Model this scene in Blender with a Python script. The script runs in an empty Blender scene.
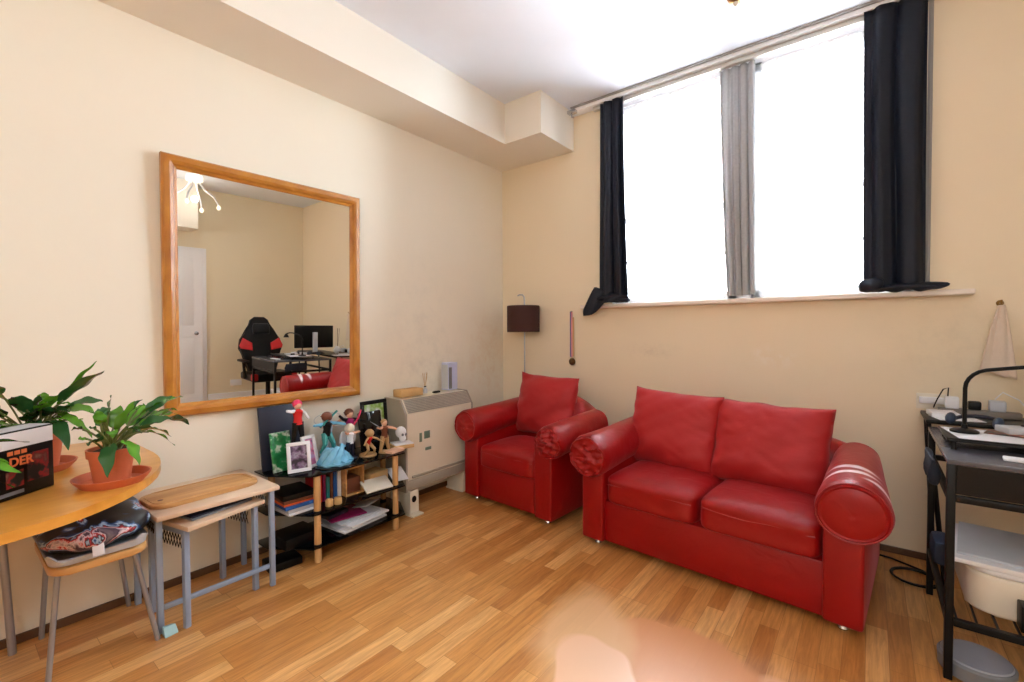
import bpy, bmesh, math, random
from mathutils import Vector, Matrix, noise
random.seed(7)
S = bpy.context.scene
COL = S.collection
PI = math.pi
R = math.radians

# ------------------------------------------------------------------ materials
def lin(c):
    c = c / 255.0
    return c / 12.92 if c <= 0.04045 else ((c + 0.055) / 1.055) ** 2.4
def rgb(r, g, b): return (lin(r), lin(g), lin(b), 1)
MATS = {}
def mat(name, col, rough=0.5, metal=0.0, var=0.0, scale=8.0, bump=0.0, bscale=60.0, coat=0.0, sheen=0.0, emis=0.0, trans=0.0, spec=None):
    """Principled material whose colour is gently varied by noise (procedural)."""
    if name in MATS: return MATS[name]
    m = bpy.data.materials.new(name); m.use_nodes = True
    nt = m.node_tree; b = nt.nodes['Principled BSDF']
    c = rgb(*col)
    tc = nt.nodes.new('ShaderNodeTexCoord')
    n = nt.nodes.new('ShaderNodeTexNoise'); n.inputs['Scale'].default_value = scale; n.inputs['Detail'].default_value = 4
    nt.links.new(tc.outputs['Object'], n.inputs['Vector'])
    mx = nt.nodes.new('ShaderNodeMix'); mx.data_type = 'RGBA'
    mx.inputs['A'].default_value = tuple(x * (1 - var) for x in c[:3]) + (1,)
    mx.inputs['B'].default_value = tuple(min(1, x * (1 + var)) for x in c[:3]) + (1,)
    nt.links.new(n.outputs['Fac'], mx.inputs['Factor'])
    nt.links.new(mx.outputs['Result'], b.inputs['Base Color'])
    b.inputs['Roughness'].default_value = rough
    b.inputs['Metallic'].default_value = metal
    b.inputs['Coat Weight'].default_value = coat
    b.inputs['Sheen Weight'].default_value = sheen
    if spec is not None: b.inputs['Specular IOR Level'].default_value = spec
    if trans: b.inputs['Transmission Weight'].default_value = trans
    if emis:
        b.inputs['Emission Color'].default_value = c
        b.inputs['Emission Strength'].default_value = emis
    if bump:
        n2 = nt.nodes.new('ShaderNodeTexNoise'); n2.inputs['Scale'].default_value = bscale; n2.inputs['Detail'].default_value = 3
        nt.links.new(tc.outputs['Object'], n2.inputs['Vector'])
        bp = nt.nodes.new('ShaderNodeBump'); bp.inputs['Strength'].default_value = bump; bp.inputs['Distance'].default_value = 0.01
        nt.links.new(n2.outputs['Fac'], bp.inputs['Height']); nt.links.new(bp.outputs['Normal'], b.inputs['Normal'])
    MATS[name] = m
    return m
def math_node(nt, op, a, b=None, clamp=False):
    n = nt.nodes.new('ShaderNodeMath'); n.operation = op; n.use_clamp = clamp
    for i, v in enumerate((a, b)):
        if v is None: continue
        if isinstance(v, (int, float)): n.inputs[i].default_value = v
        else: nt.links.new(v, n.inputs[i])
    return n.outputs[0]
def mixc(nt, f, a, b):
    n = nt.nodes.new('ShaderNodeMix'); n.data_type = 'RGBA'
    if isinstance(f, (int, float)): n.inputs['Factor'].default_value = f
    else: nt.links.new(f, n.inputs['Factor'])
    for k, v in (('A', a), ('B', b)):
        if isinstance(v, tuple): n.inputs[k].default_value = v
        else: nt.links.new(v, n.inputs[k])
    return n.outputs['Result']

def floor_material():
    m = bpy.data.materials.new('oak_strip_floor'); m.use_nodes = True
    nt = m.node_tree; b = nt.nodes['Principled BSDF']
    tc = nt.nodes.new('ShaderNodeTexCoord')
    mp = nt.nodes.new('ShaderNodeMapping'); mp.inputs['Rotation'].default_value = (0, 0, R(90))
    nt.links.new(tc.outputs['Object'], mp.inputs['Vector'])
    br = nt.nodes.new('ShaderNodeTexBrick')
    br.inputs['Scale'].default_value = 1.0
    br.inputs['Brick Width'].default_value = 0.42; br.inputs['Row Height'].default_value = 0.068
    br.inputs['Mortar Size'].default_value = 0.0010; br.inputs['Mortar Smooth'].default_value = 0.3; br.inputs['Bias'].default_value = 0.0
    br.offset = 0.37; br.offset_frequency = 3; br.squash = 0.8; br.squash_frequency = 4
    br.inputs['Color1'].default_value = (0, 0, 0, 1); br.inputs['Color2'].default_value = (1, 1, 1, 1)
    br.inputs['Mortar'].default_value = (0.5, 0.5, 0.5, 1)
    nt.links.new(mp.outputs['Vector'], br.inputs['Vector'])
    # plank tone
    rp = nt.nodes.new('ShaderNodeValToRGB'); e = rp.color_ramp.elements
    e[0].position = 0.0; e[0].color = rgb(182, 120, 60)
    e[1].position = 1.0; e[1].color = rgb(222, 170, 108)
    k = rp.color_ramp.elements.new(0.35); k.color = rgb(198, 138, 74)
    k = rp.color_ramp.elements.new(0.7); k.color = rgb(208, 150, 86)
    nt.links.new(br.outputs['Color'], rp.inputs['Fac'])
    # grain
    mp2 = nt.nodes.new('ShaderNodeMapping'); mp2.inputs['Scale'].default_value = (34, 2.4, 1)
    nt.links.new(tc.outputs['Object'], mp2.inputs['Vector'])
    g = nt.nodes.new('ShaderNodeTexNoise'); g.inputs['Scale'].default_value = 2.0; g.inputs['Detail'].default_value = 6; g.inputs['Roughness'].default_value = 0.65; g.inputs['Distortion'].default_value = 0.6
    nt.links.new(mp2.outputs['Vector'], g.inputs['Vector'])
    gr = nt.nodes.new('ShaderNodeValToRGB'); gr.color_ramp.elements[0].position = 0.32; gr.color_ramp.elements[0].color = (0.62, 0.56, 0.48, 1)
    gr.color_ramp.elements[1].position = 0.62; gr.color_ramp.elements[1].color = (1.08, 1.08, 1.08, 1)
    nt.links.new(g.outputs['Fac'], gr.inputs['Fac'])
    mul = nt.nodes.new('ShaderNodeMix'); mul.data_type = 'RGBA'; mul.blend_type = 'MULTIPLY'; mul.inputs['Factor'].default_value = 0.8
    nt.links.new(rp.outputs['Color'], mul.inputs['A']); nt.links.new(gr.outputs['Color'], mul.inputs['B'])
    seam = mixc(nt, math_node(nt, 'MULTIPLY', br.outputs['Fac'], 0.6), mul.outputs['Result'], rgb(120, 74, 34))
    # worn, bleached patches in front of the sofa, each with its own outline
    wob = nt.nodes.new('ShaderNodeTexNoise'); wob.inputs['Scale'].default_value = 5.0; wob.inputs['Detail'].default_value = 1
    nt.links.new(tc.outputs['Object'], wob.inputs['Vector'])
    def patch(cx, cy, rx, ry, rot, soft):
        q = nt.nodes.new('ShaderNodeMapping'); q.vector_type = 'TEXTURE'
        q.inputs['Location'].default_value = (cx, cy, 0); q.inputs['Rotation'].default_value = (0, 0, R(rot)); q.inputs['Scale'].default_value = (rx, ry, 50)
        nt.links.new(tc.outputs['Object'], q.inputs['Vector'])
        l = nt.nodes.new('ShaderNodeVectorMath'); l.operation = 'LENGTH'; nt.links.new(q.outputs['Vector'], l.inputs[0])
        d = math_node(nt, 'ADD', l.outputs['Value'], math_node(nt, 'MULTIPLY', math_node(nt, 'SUBTRACT', wob.outputs['Fac'], 0.5), 0.7))
        mr = nt.nodes.new('ShaderNodeMapRange'); mr.inputs['From Min'].default_value = 1 - soft; mr.inputs['From Max'].default_value = 1 + soft
        mr.inputs['To Min'].default_value = 1; mr.inputs['To Max'].default_value = 0
        nt.links.new(d, mr.inputs['Value']); return mr.outputs['Result']
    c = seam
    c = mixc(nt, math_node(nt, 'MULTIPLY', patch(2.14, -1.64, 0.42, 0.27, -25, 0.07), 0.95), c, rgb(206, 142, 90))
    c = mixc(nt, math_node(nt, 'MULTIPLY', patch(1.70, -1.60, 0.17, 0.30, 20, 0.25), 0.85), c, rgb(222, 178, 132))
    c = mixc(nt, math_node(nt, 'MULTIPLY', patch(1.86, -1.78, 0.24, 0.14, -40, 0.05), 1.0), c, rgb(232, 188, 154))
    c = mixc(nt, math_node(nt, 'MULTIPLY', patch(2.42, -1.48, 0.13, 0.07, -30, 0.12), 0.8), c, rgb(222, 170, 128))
    nt.links.new(c, b.inputs['Base Color'])
    b.inputs['Roughness'].default_value = 0.34
    b.inputs['Coat Weight'].default_value = 0.15; b.inputs['Coat Roughness'].default_value = 0.25
    bp = nt.nodes.new('ShaderNodeBump'); bp.inputs['Strength'].default_value = 0.15; bp.inputs['Distance'].default_value = 0.002
    nt.links.new(g.outputs['Fac'], bp.inputs['Height']); nt.links.new(bp.outputs['Normal'], b.inputs['Normal'])
    return m

def wall_material(name, col, marks):
    """Painted plaster with faint smudges or a painted light tint; marks = list of (x, y, z, sx, sy, sz, colour, amount) in object space."""
    m = bpy.data.materials.new(name); m.use_nodes = True
    nt = m.node_tree; b = nt.nodes['Principled BSDF']
    tc = nt.nodes.new('ShaderNodeTexCoord')
    n = nt.nodes.new('ShaderNodeTexNoise'); n.inputs['Scale'].default_value = 1.6; n.inputs['Detail'].default_value = 3
    nt.links.new(tc.outputs['Object'], n.inputs['Vector'])
    c0 = rgb(*col)
    c = mixc(nt, n.outputs['Fac'], tuple(x * 0.97 for x in c0[:3]) + (1,), tuple(min(1, x * 1.03) for x in c0[:3]) + (1,))
    s = nt.nodes.new('ShaderNodeTexNoise'); s.inputs['Scale'].default_value = 9; s.inputs['Detail'].default_value = 6; s.inputs['Roughness'].default_value = 0.75
    nt.links.new(tc.outputs['Object'], s.inputs['Vector'])
    for (x, y, z, sx, sy, sz, mc, amt) in marks:
        q = nt.nodes.new('ShaderNodeMapping'); q.vector_type = 'TEXTURE'
        q.inputs['Location'].default_value = (x, y, z); q.inputs['Scale'].default_value = (sx, sy, sz)
        nt.links.new(tc.outputs['Object'], q.inputs['Vector'])
        l = nt.nodes.new('ShaderNodeVectorMath'); l.operation = 'LENGTH'; nt.links.new(q.outputs['Vector'], l.inputs[0])
        fall = math_node(nt, 'SUBTRACT', 1.0, l.outputs['Value'], clamp=True)
        sm = nt.nodes.new('ShaderNodeMapRange'); sm.inputs['From Min'].default_value = 0.46; sm.inputs['From Max'].default_value = 0.7
        nt.links.new(s.outputs['Fac'], sm.inputs['Value'])
        f = math_node(nt, 'MULTIPLY', math_node(nt, 'MULTIPLY', fall, sm.outputs['Result']), amt, clamp=True)
        c = mixc(nt, f, c, rgb(*mc))
    nt.links.new(c, b.inputs['Base Color']); b.inputs['Roughness'].default_value = 0.75
    b.inputs['Specular IOR Level'].default_value = 0.3
    n2 = nt.nodes.new('ShaderNodeTexNoise'); n2.inputs['Scale'].default_value = 14; n2.inputs['Detail'].default_value = 3
    nt.links.new(tc.outputs['Object'], n2.inputs['Vector'])
    bp = nt.nodes.new('ShaderNodeBump'); bp.inputs['Strength'].default_value = 0.12; bp.inputs['Distance'].default_value = 0.008
    nt.links.new(n2.outputs['Fac'], bp.inputs['Height']); nt.links.new(bp.outputs['Normal'], b.inputs['Normal'])
    return m

def wood_material(name, c1, c2, scale=(1.5, 22, 22), rough=0.4, coat=0.1):
    m = bpy.data.materials.new(name); m.use_nodes = True
    nt = m.node_tree; b = nt.nodes['Principled BSDF']
    tc = nt.nodes.new('ShaderNodeTexCoord'); mp = nt.nodes.new('ShaderNodeMapping'); mp.inputs['Scale'].default_value = scale
    nt.links.new(tc.outputs['Object'], mp.inputs['Vector'])
    g = nt.nodes.new('ShaderNodeTexNoise'); g.inputs['Scale'].default_value = 2.2; g.inputs['Detail'].default_value = 5; g.inputs['Distortion'].default_value = 0.5
    nt.links.new(mp.outputs['Vector'], g.inputs['Vector'])
    rp = nt.nodes.new('ShaderNodeValToRGB'); rp.color_ramp.elements[0].position = 0.3; rp.color_ramp.elements[0].color = rgb(*c1)
    rp.color_ramp.elements[1].position = 0.7; rp.color_ramp.elements[1].color = rgb(*c2)
    nt.links.new(g.outputs['Fac'], rp.inputs['Fac']); nt.links.new(rp.outputs['Color'], b.inputs['Base Color'])
    b.inputs['Roughness'].default_value = rough; b.inputs['Coat Weight'].default_value = coat
    MATS[name] = m
    return m

def leather_material(name, col, pale_bands=()):
    """Soft red vinyl: fine creases; pale_bands = pale strips, probable sunlight put into the colour (x, y, z, sx, sy, sz, rot)."""
    m = bpy.data.materials.new(name); m.use_nodes = True
    nt = m.node_tree; b = nt.nodes['Principled BSDF']
    tc = nt.nodes.new('ShaderNodeTexCoord')
    n = nt.nodes.new('ShaderNodeTexNoise'); n.inputs['Scale'].default_value = 5; n.inputs['Detail'].default_value = 4
    nt.links.new(tc.outputs['Object'], n.inputs['Vector'])
    c0 = rgb(*col)
    c = mixc(nt, n.outputs['Fac'], tuple(x * 0.85 for x in c0[:3]) + (1,), tuple(min(1, x * 1.15) for x in c0[:3]) + (1,))
    for (x, y, z, sx, sy, sz, rot) in pale_bands:
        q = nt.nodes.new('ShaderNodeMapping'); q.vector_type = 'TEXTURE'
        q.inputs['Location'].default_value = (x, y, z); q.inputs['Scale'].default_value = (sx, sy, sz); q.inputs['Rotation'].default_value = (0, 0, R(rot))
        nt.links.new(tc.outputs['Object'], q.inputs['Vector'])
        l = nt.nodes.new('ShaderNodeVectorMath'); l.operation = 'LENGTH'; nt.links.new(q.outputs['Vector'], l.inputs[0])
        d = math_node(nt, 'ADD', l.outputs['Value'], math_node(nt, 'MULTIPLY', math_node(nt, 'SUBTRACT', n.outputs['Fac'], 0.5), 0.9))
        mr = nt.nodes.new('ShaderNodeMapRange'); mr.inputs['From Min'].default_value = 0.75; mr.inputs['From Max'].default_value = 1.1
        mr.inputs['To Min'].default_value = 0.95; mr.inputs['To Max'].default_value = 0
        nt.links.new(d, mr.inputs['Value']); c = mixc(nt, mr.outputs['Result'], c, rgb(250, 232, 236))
    nt.links.new(c, b.inputs['Base Color'])
    b.inputs['Roughness'].default_value = 0.42; b.inputs['Specular IOR Level'].default_value = 0.35; b.inputs['Coat Weight'].default_value = 0.08; b.inputs['Coat Roughness'].default_value = 0.3
    b.inputs['Sheen Weight'].default_value = 0.25; b.inputs['Sheen Roughness'].default_value = 0.35; b.inputs['Sheen Tint'].default_value = rgb(255, 150, 160)
    mp = nt.nodes.new('ShaderNodeMapping'); mp.inputs['Scale'].default_value = (1, 1, 1)
    nt.links.new(tc.outputs['Object'], mp.inputs['Vector'])
    n2 = nt.nodes.new('ShaderNodeTexNoise'); n2.inputs['Scale'].default_value = 11; n2.inputs['Detail'].default_value = 5; n2.inputs['Distortion'].default_value = 0.8
    nt.links.new(mp.outputs['Vector'], n2.inputs['Vector'])
    bp = nt.nodes.new('ShaderNodeBump'); bp.inputs['Strength'].default_value = 0.35; bp.inputs['Distance'].default_value = 0.012
    nt.links.new(n2.outputs['Fac'], bp.inputs['Height']); nt.links.new(bp.outputs['Normal'], b.inputs['Normal'])
    return m

# ------------------------------------------------------------------ mesh helpers
def new(): return bmesh.new()
def T(x=0, y=0, z=0, rx=0, ry=0, rz=0):
    return Matrix.Translation((x, y, z)) @ Matrix.Rotation(rz, 4, 'Z') @ Matrix.Rotation(ry, 4, 'Y') @ Matrix.Rotation(rx, 4, 'X')
def box(bm, x0, x1, y0, y1, z0, z1, bev=0.0, M=None, seg=2):
    r = bmesh.ops.create_cube(bm, size=1.0)
    vs = r['verts']
    for v in vs:
        v.co = Vector(((x0 + x1) / 2 + v.co.x * (x1 - x0), (y0 + y1) / 2 + v.co.y * (y1 - y0), (z0 + z1) / 2 + v.co.z * (z1 - z0)))
    if bev > 0:
        es = list({e for v in vs for e in v.link_edges})
        rb = bmesh.ops.bevel(bm, geom=es, offset=bev, segments=seg, affect='EDGES', profile=0.5)
        vs = list({v for f in rb['faces'] for v in f.verts} | {v for v in vs if v.is_valid})
    if M is not None:
        for v in vs: v.co = M @ v.co
    return vs
def tube(bm, pts, r, seg=10, caps=True, radii=None):
    pts = [Vector(p) for p in pts]
    rings = []
    up = Vector((0, 0, 1))
    prev = None
    for i, p in enumerate(pts):
        d = (pts[min(i + 1, len(pts) - 1)] - pts[max(i - 1, 0)]).normalized()
        if prev is None:
            a = up if abs(d.dot(up)) < 0.95 else Vector((1, 0, 0))
            n = d.cross(a).normalized()
        else:
            n = (prev - d * prev.dot(d)).normalized()
        prev = n
        bn = d.cross(n)
        rr = radii[i] if radii else r
        rings.append([bm.verts.new(p + (n * math.cos(2 * PI * k / seg) + bn * math.sin(2 * PI * k / seg)) * rr) for k in range(seg)])
    for a, b in zip(rings, rings[1:]):
        for k in range(seg):
            bm.faces.new((a[k], a[(k + 1) % seg], b[(k + 1) % seg], b[k]))
    if caps:
        bm.faces.new(rings[0][::-1]); bm.faces.new(rings[-1])
    return rings
def lathe(bm, prof, c=(0, 0, 0), seg=28, sx=1.0, sy=1.0, cap=True, M=None):
    """prof: list of (radius, z) from bottom to top."""
    rings = []
    for r, z in prof:
        ring = []
        for k in range(seg):
            a = 2 * PI * k / seg
            p = Vector((c[0] + r * sx * math.cos(a), c[1] + r * sy * math.sin(a), c[2] + z))
            if M is not None: p = M @ p
            ring.append(bm.verts.new(p))
        rings.append(ring)
    for a, b in zip(rings, rings[1:]):
        for k in range(seg):
            bm.faces.new((a[k], a[(k + 1) % seg], b[(k + 1) % seg], b[k]))
    if cap:
        bm.faces.new(rings[0][::-1]); bm.faces.new(rings[-1])
    return rings
def prism(bm, poly, z0, z1, bev=0.0, M=None, seg=2):
    lo = [bm.verts.new((x, y, z0)) for x, y in poly]; hi = [bm.verts.new((x, y, z1)) for x, y in poly]
    n = len(poly)
    fs = [bm.faces.new(lo[::-1]), bm.faces.new(hi)]
    for i in range(n): fs.append(bm.faces.new((lo[i], lo[(i + 1) % n], hi[(i + 1) % n], hi[i])))
    vs = lo + hi
    if bev > 0:
        es = [e for f in fs[:2] for e in f.edges]
        rb = bmesh.ops.bevel(bm, geom=list(set(es)), offset=bev, segments=seg, affect='EDGES', profile=0.5)
        vs = list({v for f in rb['faces'] for v in f.verts} | {v for v in vs if v.is_valid})
    if M is not None:
        for v in vs: v.co = M @ v.co
    return vs
def ball(bm, c, rx, ry=None, rz=None, seg=14, rot=None):
    ry = rx if ry is None else ry; rz = rx if rz is None else rz
    r = bmesh.ops.create_uvsphere(bm, u_segments=seg, v_segments=max(6, seg // 2 + 1), radius=1.0)
    for v in r['verts']:
        p = Vector((v.co.x * rx, v.co.y * ry, v.co.z * rz))
        if rot is not None: p = rot @ p
        v.co = p + Vector(c)
    return r['verts']
def obj(name, bm, m, parent=None, smooth=True, sharp=38):
    bmesh.ops.recalc_face_normals(bm, faces=bm.faces)
    me = bpy.data.meshes.new(name)
    if smooth:
        for f in bm.faces: f.smooth = True
        for e in bm.edges:
            if len(e.link_faces) == 2 and e.calc_face_angle(0) > R(sharp): e.smooth = False
    bm.to_mesh(me); bm.free()
    if isinstance(m, (list, tuple)):
        for k in m: me.materials.append(k)
    else: me.materials.append(m)
    o = bpy.data.objects.new(name, me); COL.objects.link(o)
    if parent: o.parent = parent
    return o
def tag(o, label=None, cat=None, group=None, kind=None):
    if label: o['label'] = label
    if cat: o['category'] = cat
    if group: o['group'] = group
    if kind: o['kind'] = kind
    return o
def thing(name, label, cat, loc=(0, 0, 0), rz=0.0, group=None):
    o = bpy.data.objects.new(name, None); COL.objects.link(o)
    o.location = loc; o.rotation_euler = (0, 0, rz); o.empty_display_size = 0.1
    return tag(o, label, cat, group)
def struct(name, bm, m, smooth=False, parent=None):
    o = obj(name, bm, m, parent, smooth=smooth)
    if parent is None: o['kind'] = 'structure'
    return o
def text_mesh(name, body, size, m, parent, M, extrude=0.0006):
    cu = bpy.data.curves.new(name, 'FONT'); cu.body = body; cu.size = size; cu.extrude = extrude; cu.align_x = 'CENTER'; cu.offset = 0.001
    o = bpy.data.objects.new(name, cu); COL.objects.link(o)
    dg = bpy.context.evaluated_depsgraph_get()
    me = bpy.data.meshes.new_from_object(o.evaluated_get(dg))
    bpy.data.objects.remove(o)
    me.materials.clear(); me.materials.append(m)
    me.transform(M)
    q = bpy.data.objects.new(name, me); COL.objects.link(q); q.parent = parent
    return q
def copy_tree(o, parent=None):
    c = o.copy(); COL.objects.link(c); c.parent = parent
    for ch in list(o.children): copy_tree(ch, c)
    return c
def rnd_disp(bm, amt, sc, seed=0, only=None):
    off = Vector((seed * 3.7, seed * 1.3, seed * 2.1))
    bm.normal_update()
    mv = []
    for v in bm.verts:
        if only and not only(v.co): continue
        mv.append((v, v.normal * noise.noise(v.co * sc + off) * amt))
    for v, d in mv: v.co += d

# common materials
M_cream = (240, 226, 196)
m_wall_l = wall_material('cream_plaster_left', (234, 226, 209), [(0, -0.95, 1.25, 0.6, 0.55, 0.65, (160, 160, 160), 0.16), (0, -0.85, 0.85, 0.6, 0.5, 0.35, (140, 136, 130), 0.2), (0, -0.2, 0.95, 0.5, 0.35, 0.5, (205, 150, 100), 0.45)])  # grey smudges; the last, orange mark is warm corner light put into the colour
m_wall_b = wall_material('cream_plaster_window', (238, 223, 196), [(2.12, 0, 1.03, 0.18, 0.3, 0.09, (250, 246, 240), 0.8), (1.35, 0, 1.05, 0.25, 0.3, 0.08, (160, 140, 120), 0.3), (2.9, 0, 1.1, 0.4, 0.3, 0.5, (200, 190, 165), 0.3)])
m_wall_o = wall_material('cream_plaster', (236, 224, 196), [])
m_soff = wall_material('cream_bulkhead', (236, 229, 216), [])
m_ceil = mat('white_ceiling_paint', (234, 240, 250), 0.8, var=0.02, bump=0.05, bscale=12)
m_floor = floor_material()
m_white = mat('white_gloss_paint', (246, 247, 250), 0.35, var=0.02)
m_skirt = mat('dark_wood_skirting', (92, 62, 38), 0.5, var=0.25, scale=14)
m_red = leather_material('red_vinyl', (146, 2, 4))
m_redbands = leather_material('red_vinyl_pale_bands', (146, 2, 4), [(-0.01, 0.15, 0.12, 0.13, 0.022, 0.12, 6), (0.0, 0.23, 0.12, 0.11, 0.028, 0.12, -7), (0.09, 0.10, 0.04, 0.08, 0.022, 0.14, 12)])  # three pale strips, probably sunlight, put into the right arm roll's colour
m_redfab = mat('red_cushion_cover', (168, 14, 18), 0.6, var=0.08, scale=5, bump=0.06, bscale=60, sheen=0.1)
m_piping = mat('red_piping', (150, 30, 34), 0.4, var=0.1)
m_chrome = mat('chrome', (200, 200, 205), 0.2, 1.0)
m_steel = mat('silver_grey_metal', (150, 166, 190), 0.4, 0.25, var=0.06)
m_steel2 = mat('brushed_steel_tube', (170, 174, 184), 0.28, 0.75, var=0.08)
m_black = mat('black_metal', (5, 6, 9), 0.4, 0.0, var=0.15, spec=0.3)
m_blackgl = mat('black_glass', (6, 7, 10), 0.1, 0.0, var=0.1)
m_blackpl = mat('black_plastic', (7, 7, 9), 0.45, var=0.15, spec=0.3)
m_beech = wood_material('beech_pole', (190, 140, 88), (222, 178, 122), (22, 22, 2))
m_oakfr = wood_material('golden_oak_frame', (160, 96, 24), (194, 132, 50), (14, 3, 3), 0.35, 0.2)
m_table = wood_material('honey_beech_table', (196, 132, 46), (222, 160, 72), (8, 1.2, 8), 0.3, 0.25)
m_lightwood = wood_material('pale_birch_laminate', (214, 184, 156), (228, 202, 176), (8, 1.2, 8), 0.4)
m_board = wood_material('bamboo_board', (176, 122, 66), (214, 164, 104), (16, 1.2, 16), 0.45)
m_seatwood = wood_material('stool_seat_ply', (204, 150, 84), (228, 180, 118), (8, 1.2, 8), 0.35)
m_terra = mat('terracotta', (190, 96, 58), 0.6, var=0.12, scale=20, bump=0.1)
m_soil = mat('potting_soil', (58, 40, 28), 0.9, var=0.5, scale=60, bump=0.8, bscale=80)
m_leaf = mat('glossy_green_leaf', (84, 140, 34), 0.26, var=0.5, scale=22)
m_leaf2 = mat('dark_green_leaf', (52, 98, 52), 0.22, var=0.5, scale=18)
m_stem = mat('leaf_stem', (96, 104, 44), 0.5, var=0.4, scale=20)
m_curt = mat('charcoal_navy_curtain', (20, 26, 40), 0.55, var=0.15, scale=6, spec=0.3)
m_paper = mat('white_paper', (232, 232, 236), 0.6, var=0.05)
m_card = mat('cardboard', (204, 164, 108), 0.7, var=0.1)
m_clay = mat('almond_heater_enamel', (226, 218, 200), 0.4, var=0.04)
m_claygrey = mat('grey_heater_side', (168, 160, 146), 0.45, var=0.08)
m_grille = mat('grey_heater_grille', (176, 172, 164), 0.5, 0.2, var=0.2, scale=40)
def plain(name, c, rough=0.5, **k): return mat(name, c, rough, var=k.pop('var', 0.12), **k)
m_pink = plain('pink_plastic', (214, 48, 92)); m_bright = plain('bright_red_plastic', (206, 26, 28)); m_blue = plain('blue_cover', (30, 92, 168))
m_orange = plain('orange_cover', (228, 96, 40)); m_sky = plain('sky_blue_resin', (112, 178, 212), 0.2, scale=30, var=0.35); m_purple = plain('purple_print', (112, 86, 124))
m_teal = plain('teal_plastic', (38, 132, 130)); m_skin = plain('peach_resin', (224, 176, 150)); m_brown = plain('brown_resin', (112, 62, 40))
m_navy = plain('navy_cover', (26, 30, 52)); m_green = plain('green_print', (34, 128, 66)); m_tan = plain('tan_resin', (178, 142, 96)); m_mag = plain('magenta_cover', (150, 24, 92))
m_grey = plain('mid_grey_plastic', (120, 124, 132)); m_lgrey = plain('light_grey_plastic', (196, 200, 208)); m_cream = plain('cream_plastic', (228, 220, 204))

# ------------------------------------------------------------------ room shell
W, DEP, H = 4.6, 5.6, 2.90
bm = new(); box(bm, -0.1, W + 0.1, -DEP - 0.1, 0.3, -0.1, 0); struct('floor', bm, m_floor)
bm = new(); box(bm, -0.1, W + 0.1, -DEP - 0.1, 0.3, H, H + 0.1); struct('ceiling', bm, m_ceil)
bm = new(); box(bm, -0.12, 0, -DEP - 0.1, 0.3, 0, H); struct('wall_left', bm, m_wall_l)
WX0, WX1, WZ0, WZ1 = 1.06, 2.76, 1.375, 2.868
bm = new()
box(bm, 0, WX0, 0, 0.3, 0, H); box(bm, WX1, W, 0, 0.3, 0, H); box(bm, WX0, WX1, 0, 0.3, 0, WZ0); box(bm, WX0, WX1, 0, 0.3, WZ1, H)
struct('wall_back', bm, m_wall_b)
bm = new(); box(bm, W, W + 0.12, -DEP - 0.1, 0.3, 0, H); struct('wall_right', bm, m_wall_o)
bm = new(); box(bm, 0, W, -DEP - 0.12, -DEP, 0, H); struct('wall_front', bm, m_wall_o)
# boxed-in bulkhead along the left wall, with the deeper box in the corner
bm = new(); prism(bm, [(0, 0), (0.73, 0), (0.73, -0.455), (0.40, -0.455), (0.405, -DEP), (0, -DEP)], 2.603, H); struct('trim_1', bm, m_soff)
bm = new(); box(bm, 4.25, W, -DEP, -1.43, 2.32, H); struct('trim_2', bm, m_soff)
bm = new(); box(bm, 0, 0.014, -DEP, 0, 0, 0.034, 0.003); struct('baseboard_left', bm, m_skirt)
bm = new(); box(bm, 0, W, -0.014, 0, 0, 0.034, 0.003); struct('baseboard_back', bm, m_skirt)
bm = new(); box(bm, W - 0.018, W, -1.26, 0, 0, 0.17, 0.005); struct('baseboard_right', bm, m_white)
# window sill board
bm = new(); box(bm, 0.82, 2.98, -0.065, 0.0, 1.362, 1.390, 0.006); box(bm, WX0, WX1, 0, 0.16, 1.362, 1.390)
struct('trim_3', bm, mat('sill_paint', (238, 226, 214), 0.4, var=0.03))
# windows: two timber sashes side by side
def sash(name, x0, x1):
    bm = new(); y0, y1 = 0.075, 0.12
    box(bm, x0, x0 + 0.055, y0, y1, WZ0, WZ1, 0.004); box(bm, x1 - 0.055, x1, y0, y1, WZ0, WZ1, 0.004)
    box(bm, x0, x1, y0, y1, WZ0, WZ0 + 0.07, 0.004); box(bm, x0, x1, y0, y1, WZ1 - 0.06, WZ1, 0.004)
    zm = WZ0 + 0.62
    box(bm, x0 + 0.05, x1 - 0.05, y0, y1, zm, zm + 0.04, 0.003)
    box(bm, x0 + 0.05, x1 - 0.05, y0 + 0.01, y1, zm - 0.30, zm - 0.28, 0.002)
    o = struct(name, bm, m_white)
    g = new(); box(g, x0 + 0.05, x1 - 0.05, 0.095, 0.099, WZ0 + 0.06, WZ1 - 0.05)
    gm = bpy.data.materials.get('window_glass')
    if gm is None:
        gm = bpy.data.materials.new('window_glass'); gm.use_nodes = True; nt = gm.node_tree
        for n in list(nt.nodes):
            if n.type != 'OUTPUT_MATERIAL': nt.nodes.remove(n)
        tr = nt.nodes.new('ShaderNodeBsdfTransparent'); tr.inputs['Color'].default_value = (0.96, 0.98, 0.98, 1)
        gl = nt.nodes.new('ShaderNodeBsdfGlossy'); gl.inputs['Roughness'].default_value = 0.02
        fr = nt.nodes.new('ShaderNodeFresnel'); fr.inputs['IOR'].default_value = 1.3
        mx = nt.nodes.new('ShaderNodeMixShader'); nt.links.new(fr.outputs[0], mx.inputs[0]); nt.links.new(tr.outputs[0], mx.inputs[1]); nt.links.new(gl.outputs[0], mx.inputs[2])
        nt.links.new(mx.outputs[0], nt.nodes['Material Output'].inputs['Surface'])
    obj('pane', g, gm, o, smooth=False)
    return o
sash('window_1', WX0, 1.90); sash('window_2', 1.98, WX1)
bm = new(); box(bm, 1.90, 1.98, 0.06, 0.14, WZ0, WZ1, 0.003); struct('trim_4', bm, m_white)
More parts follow.
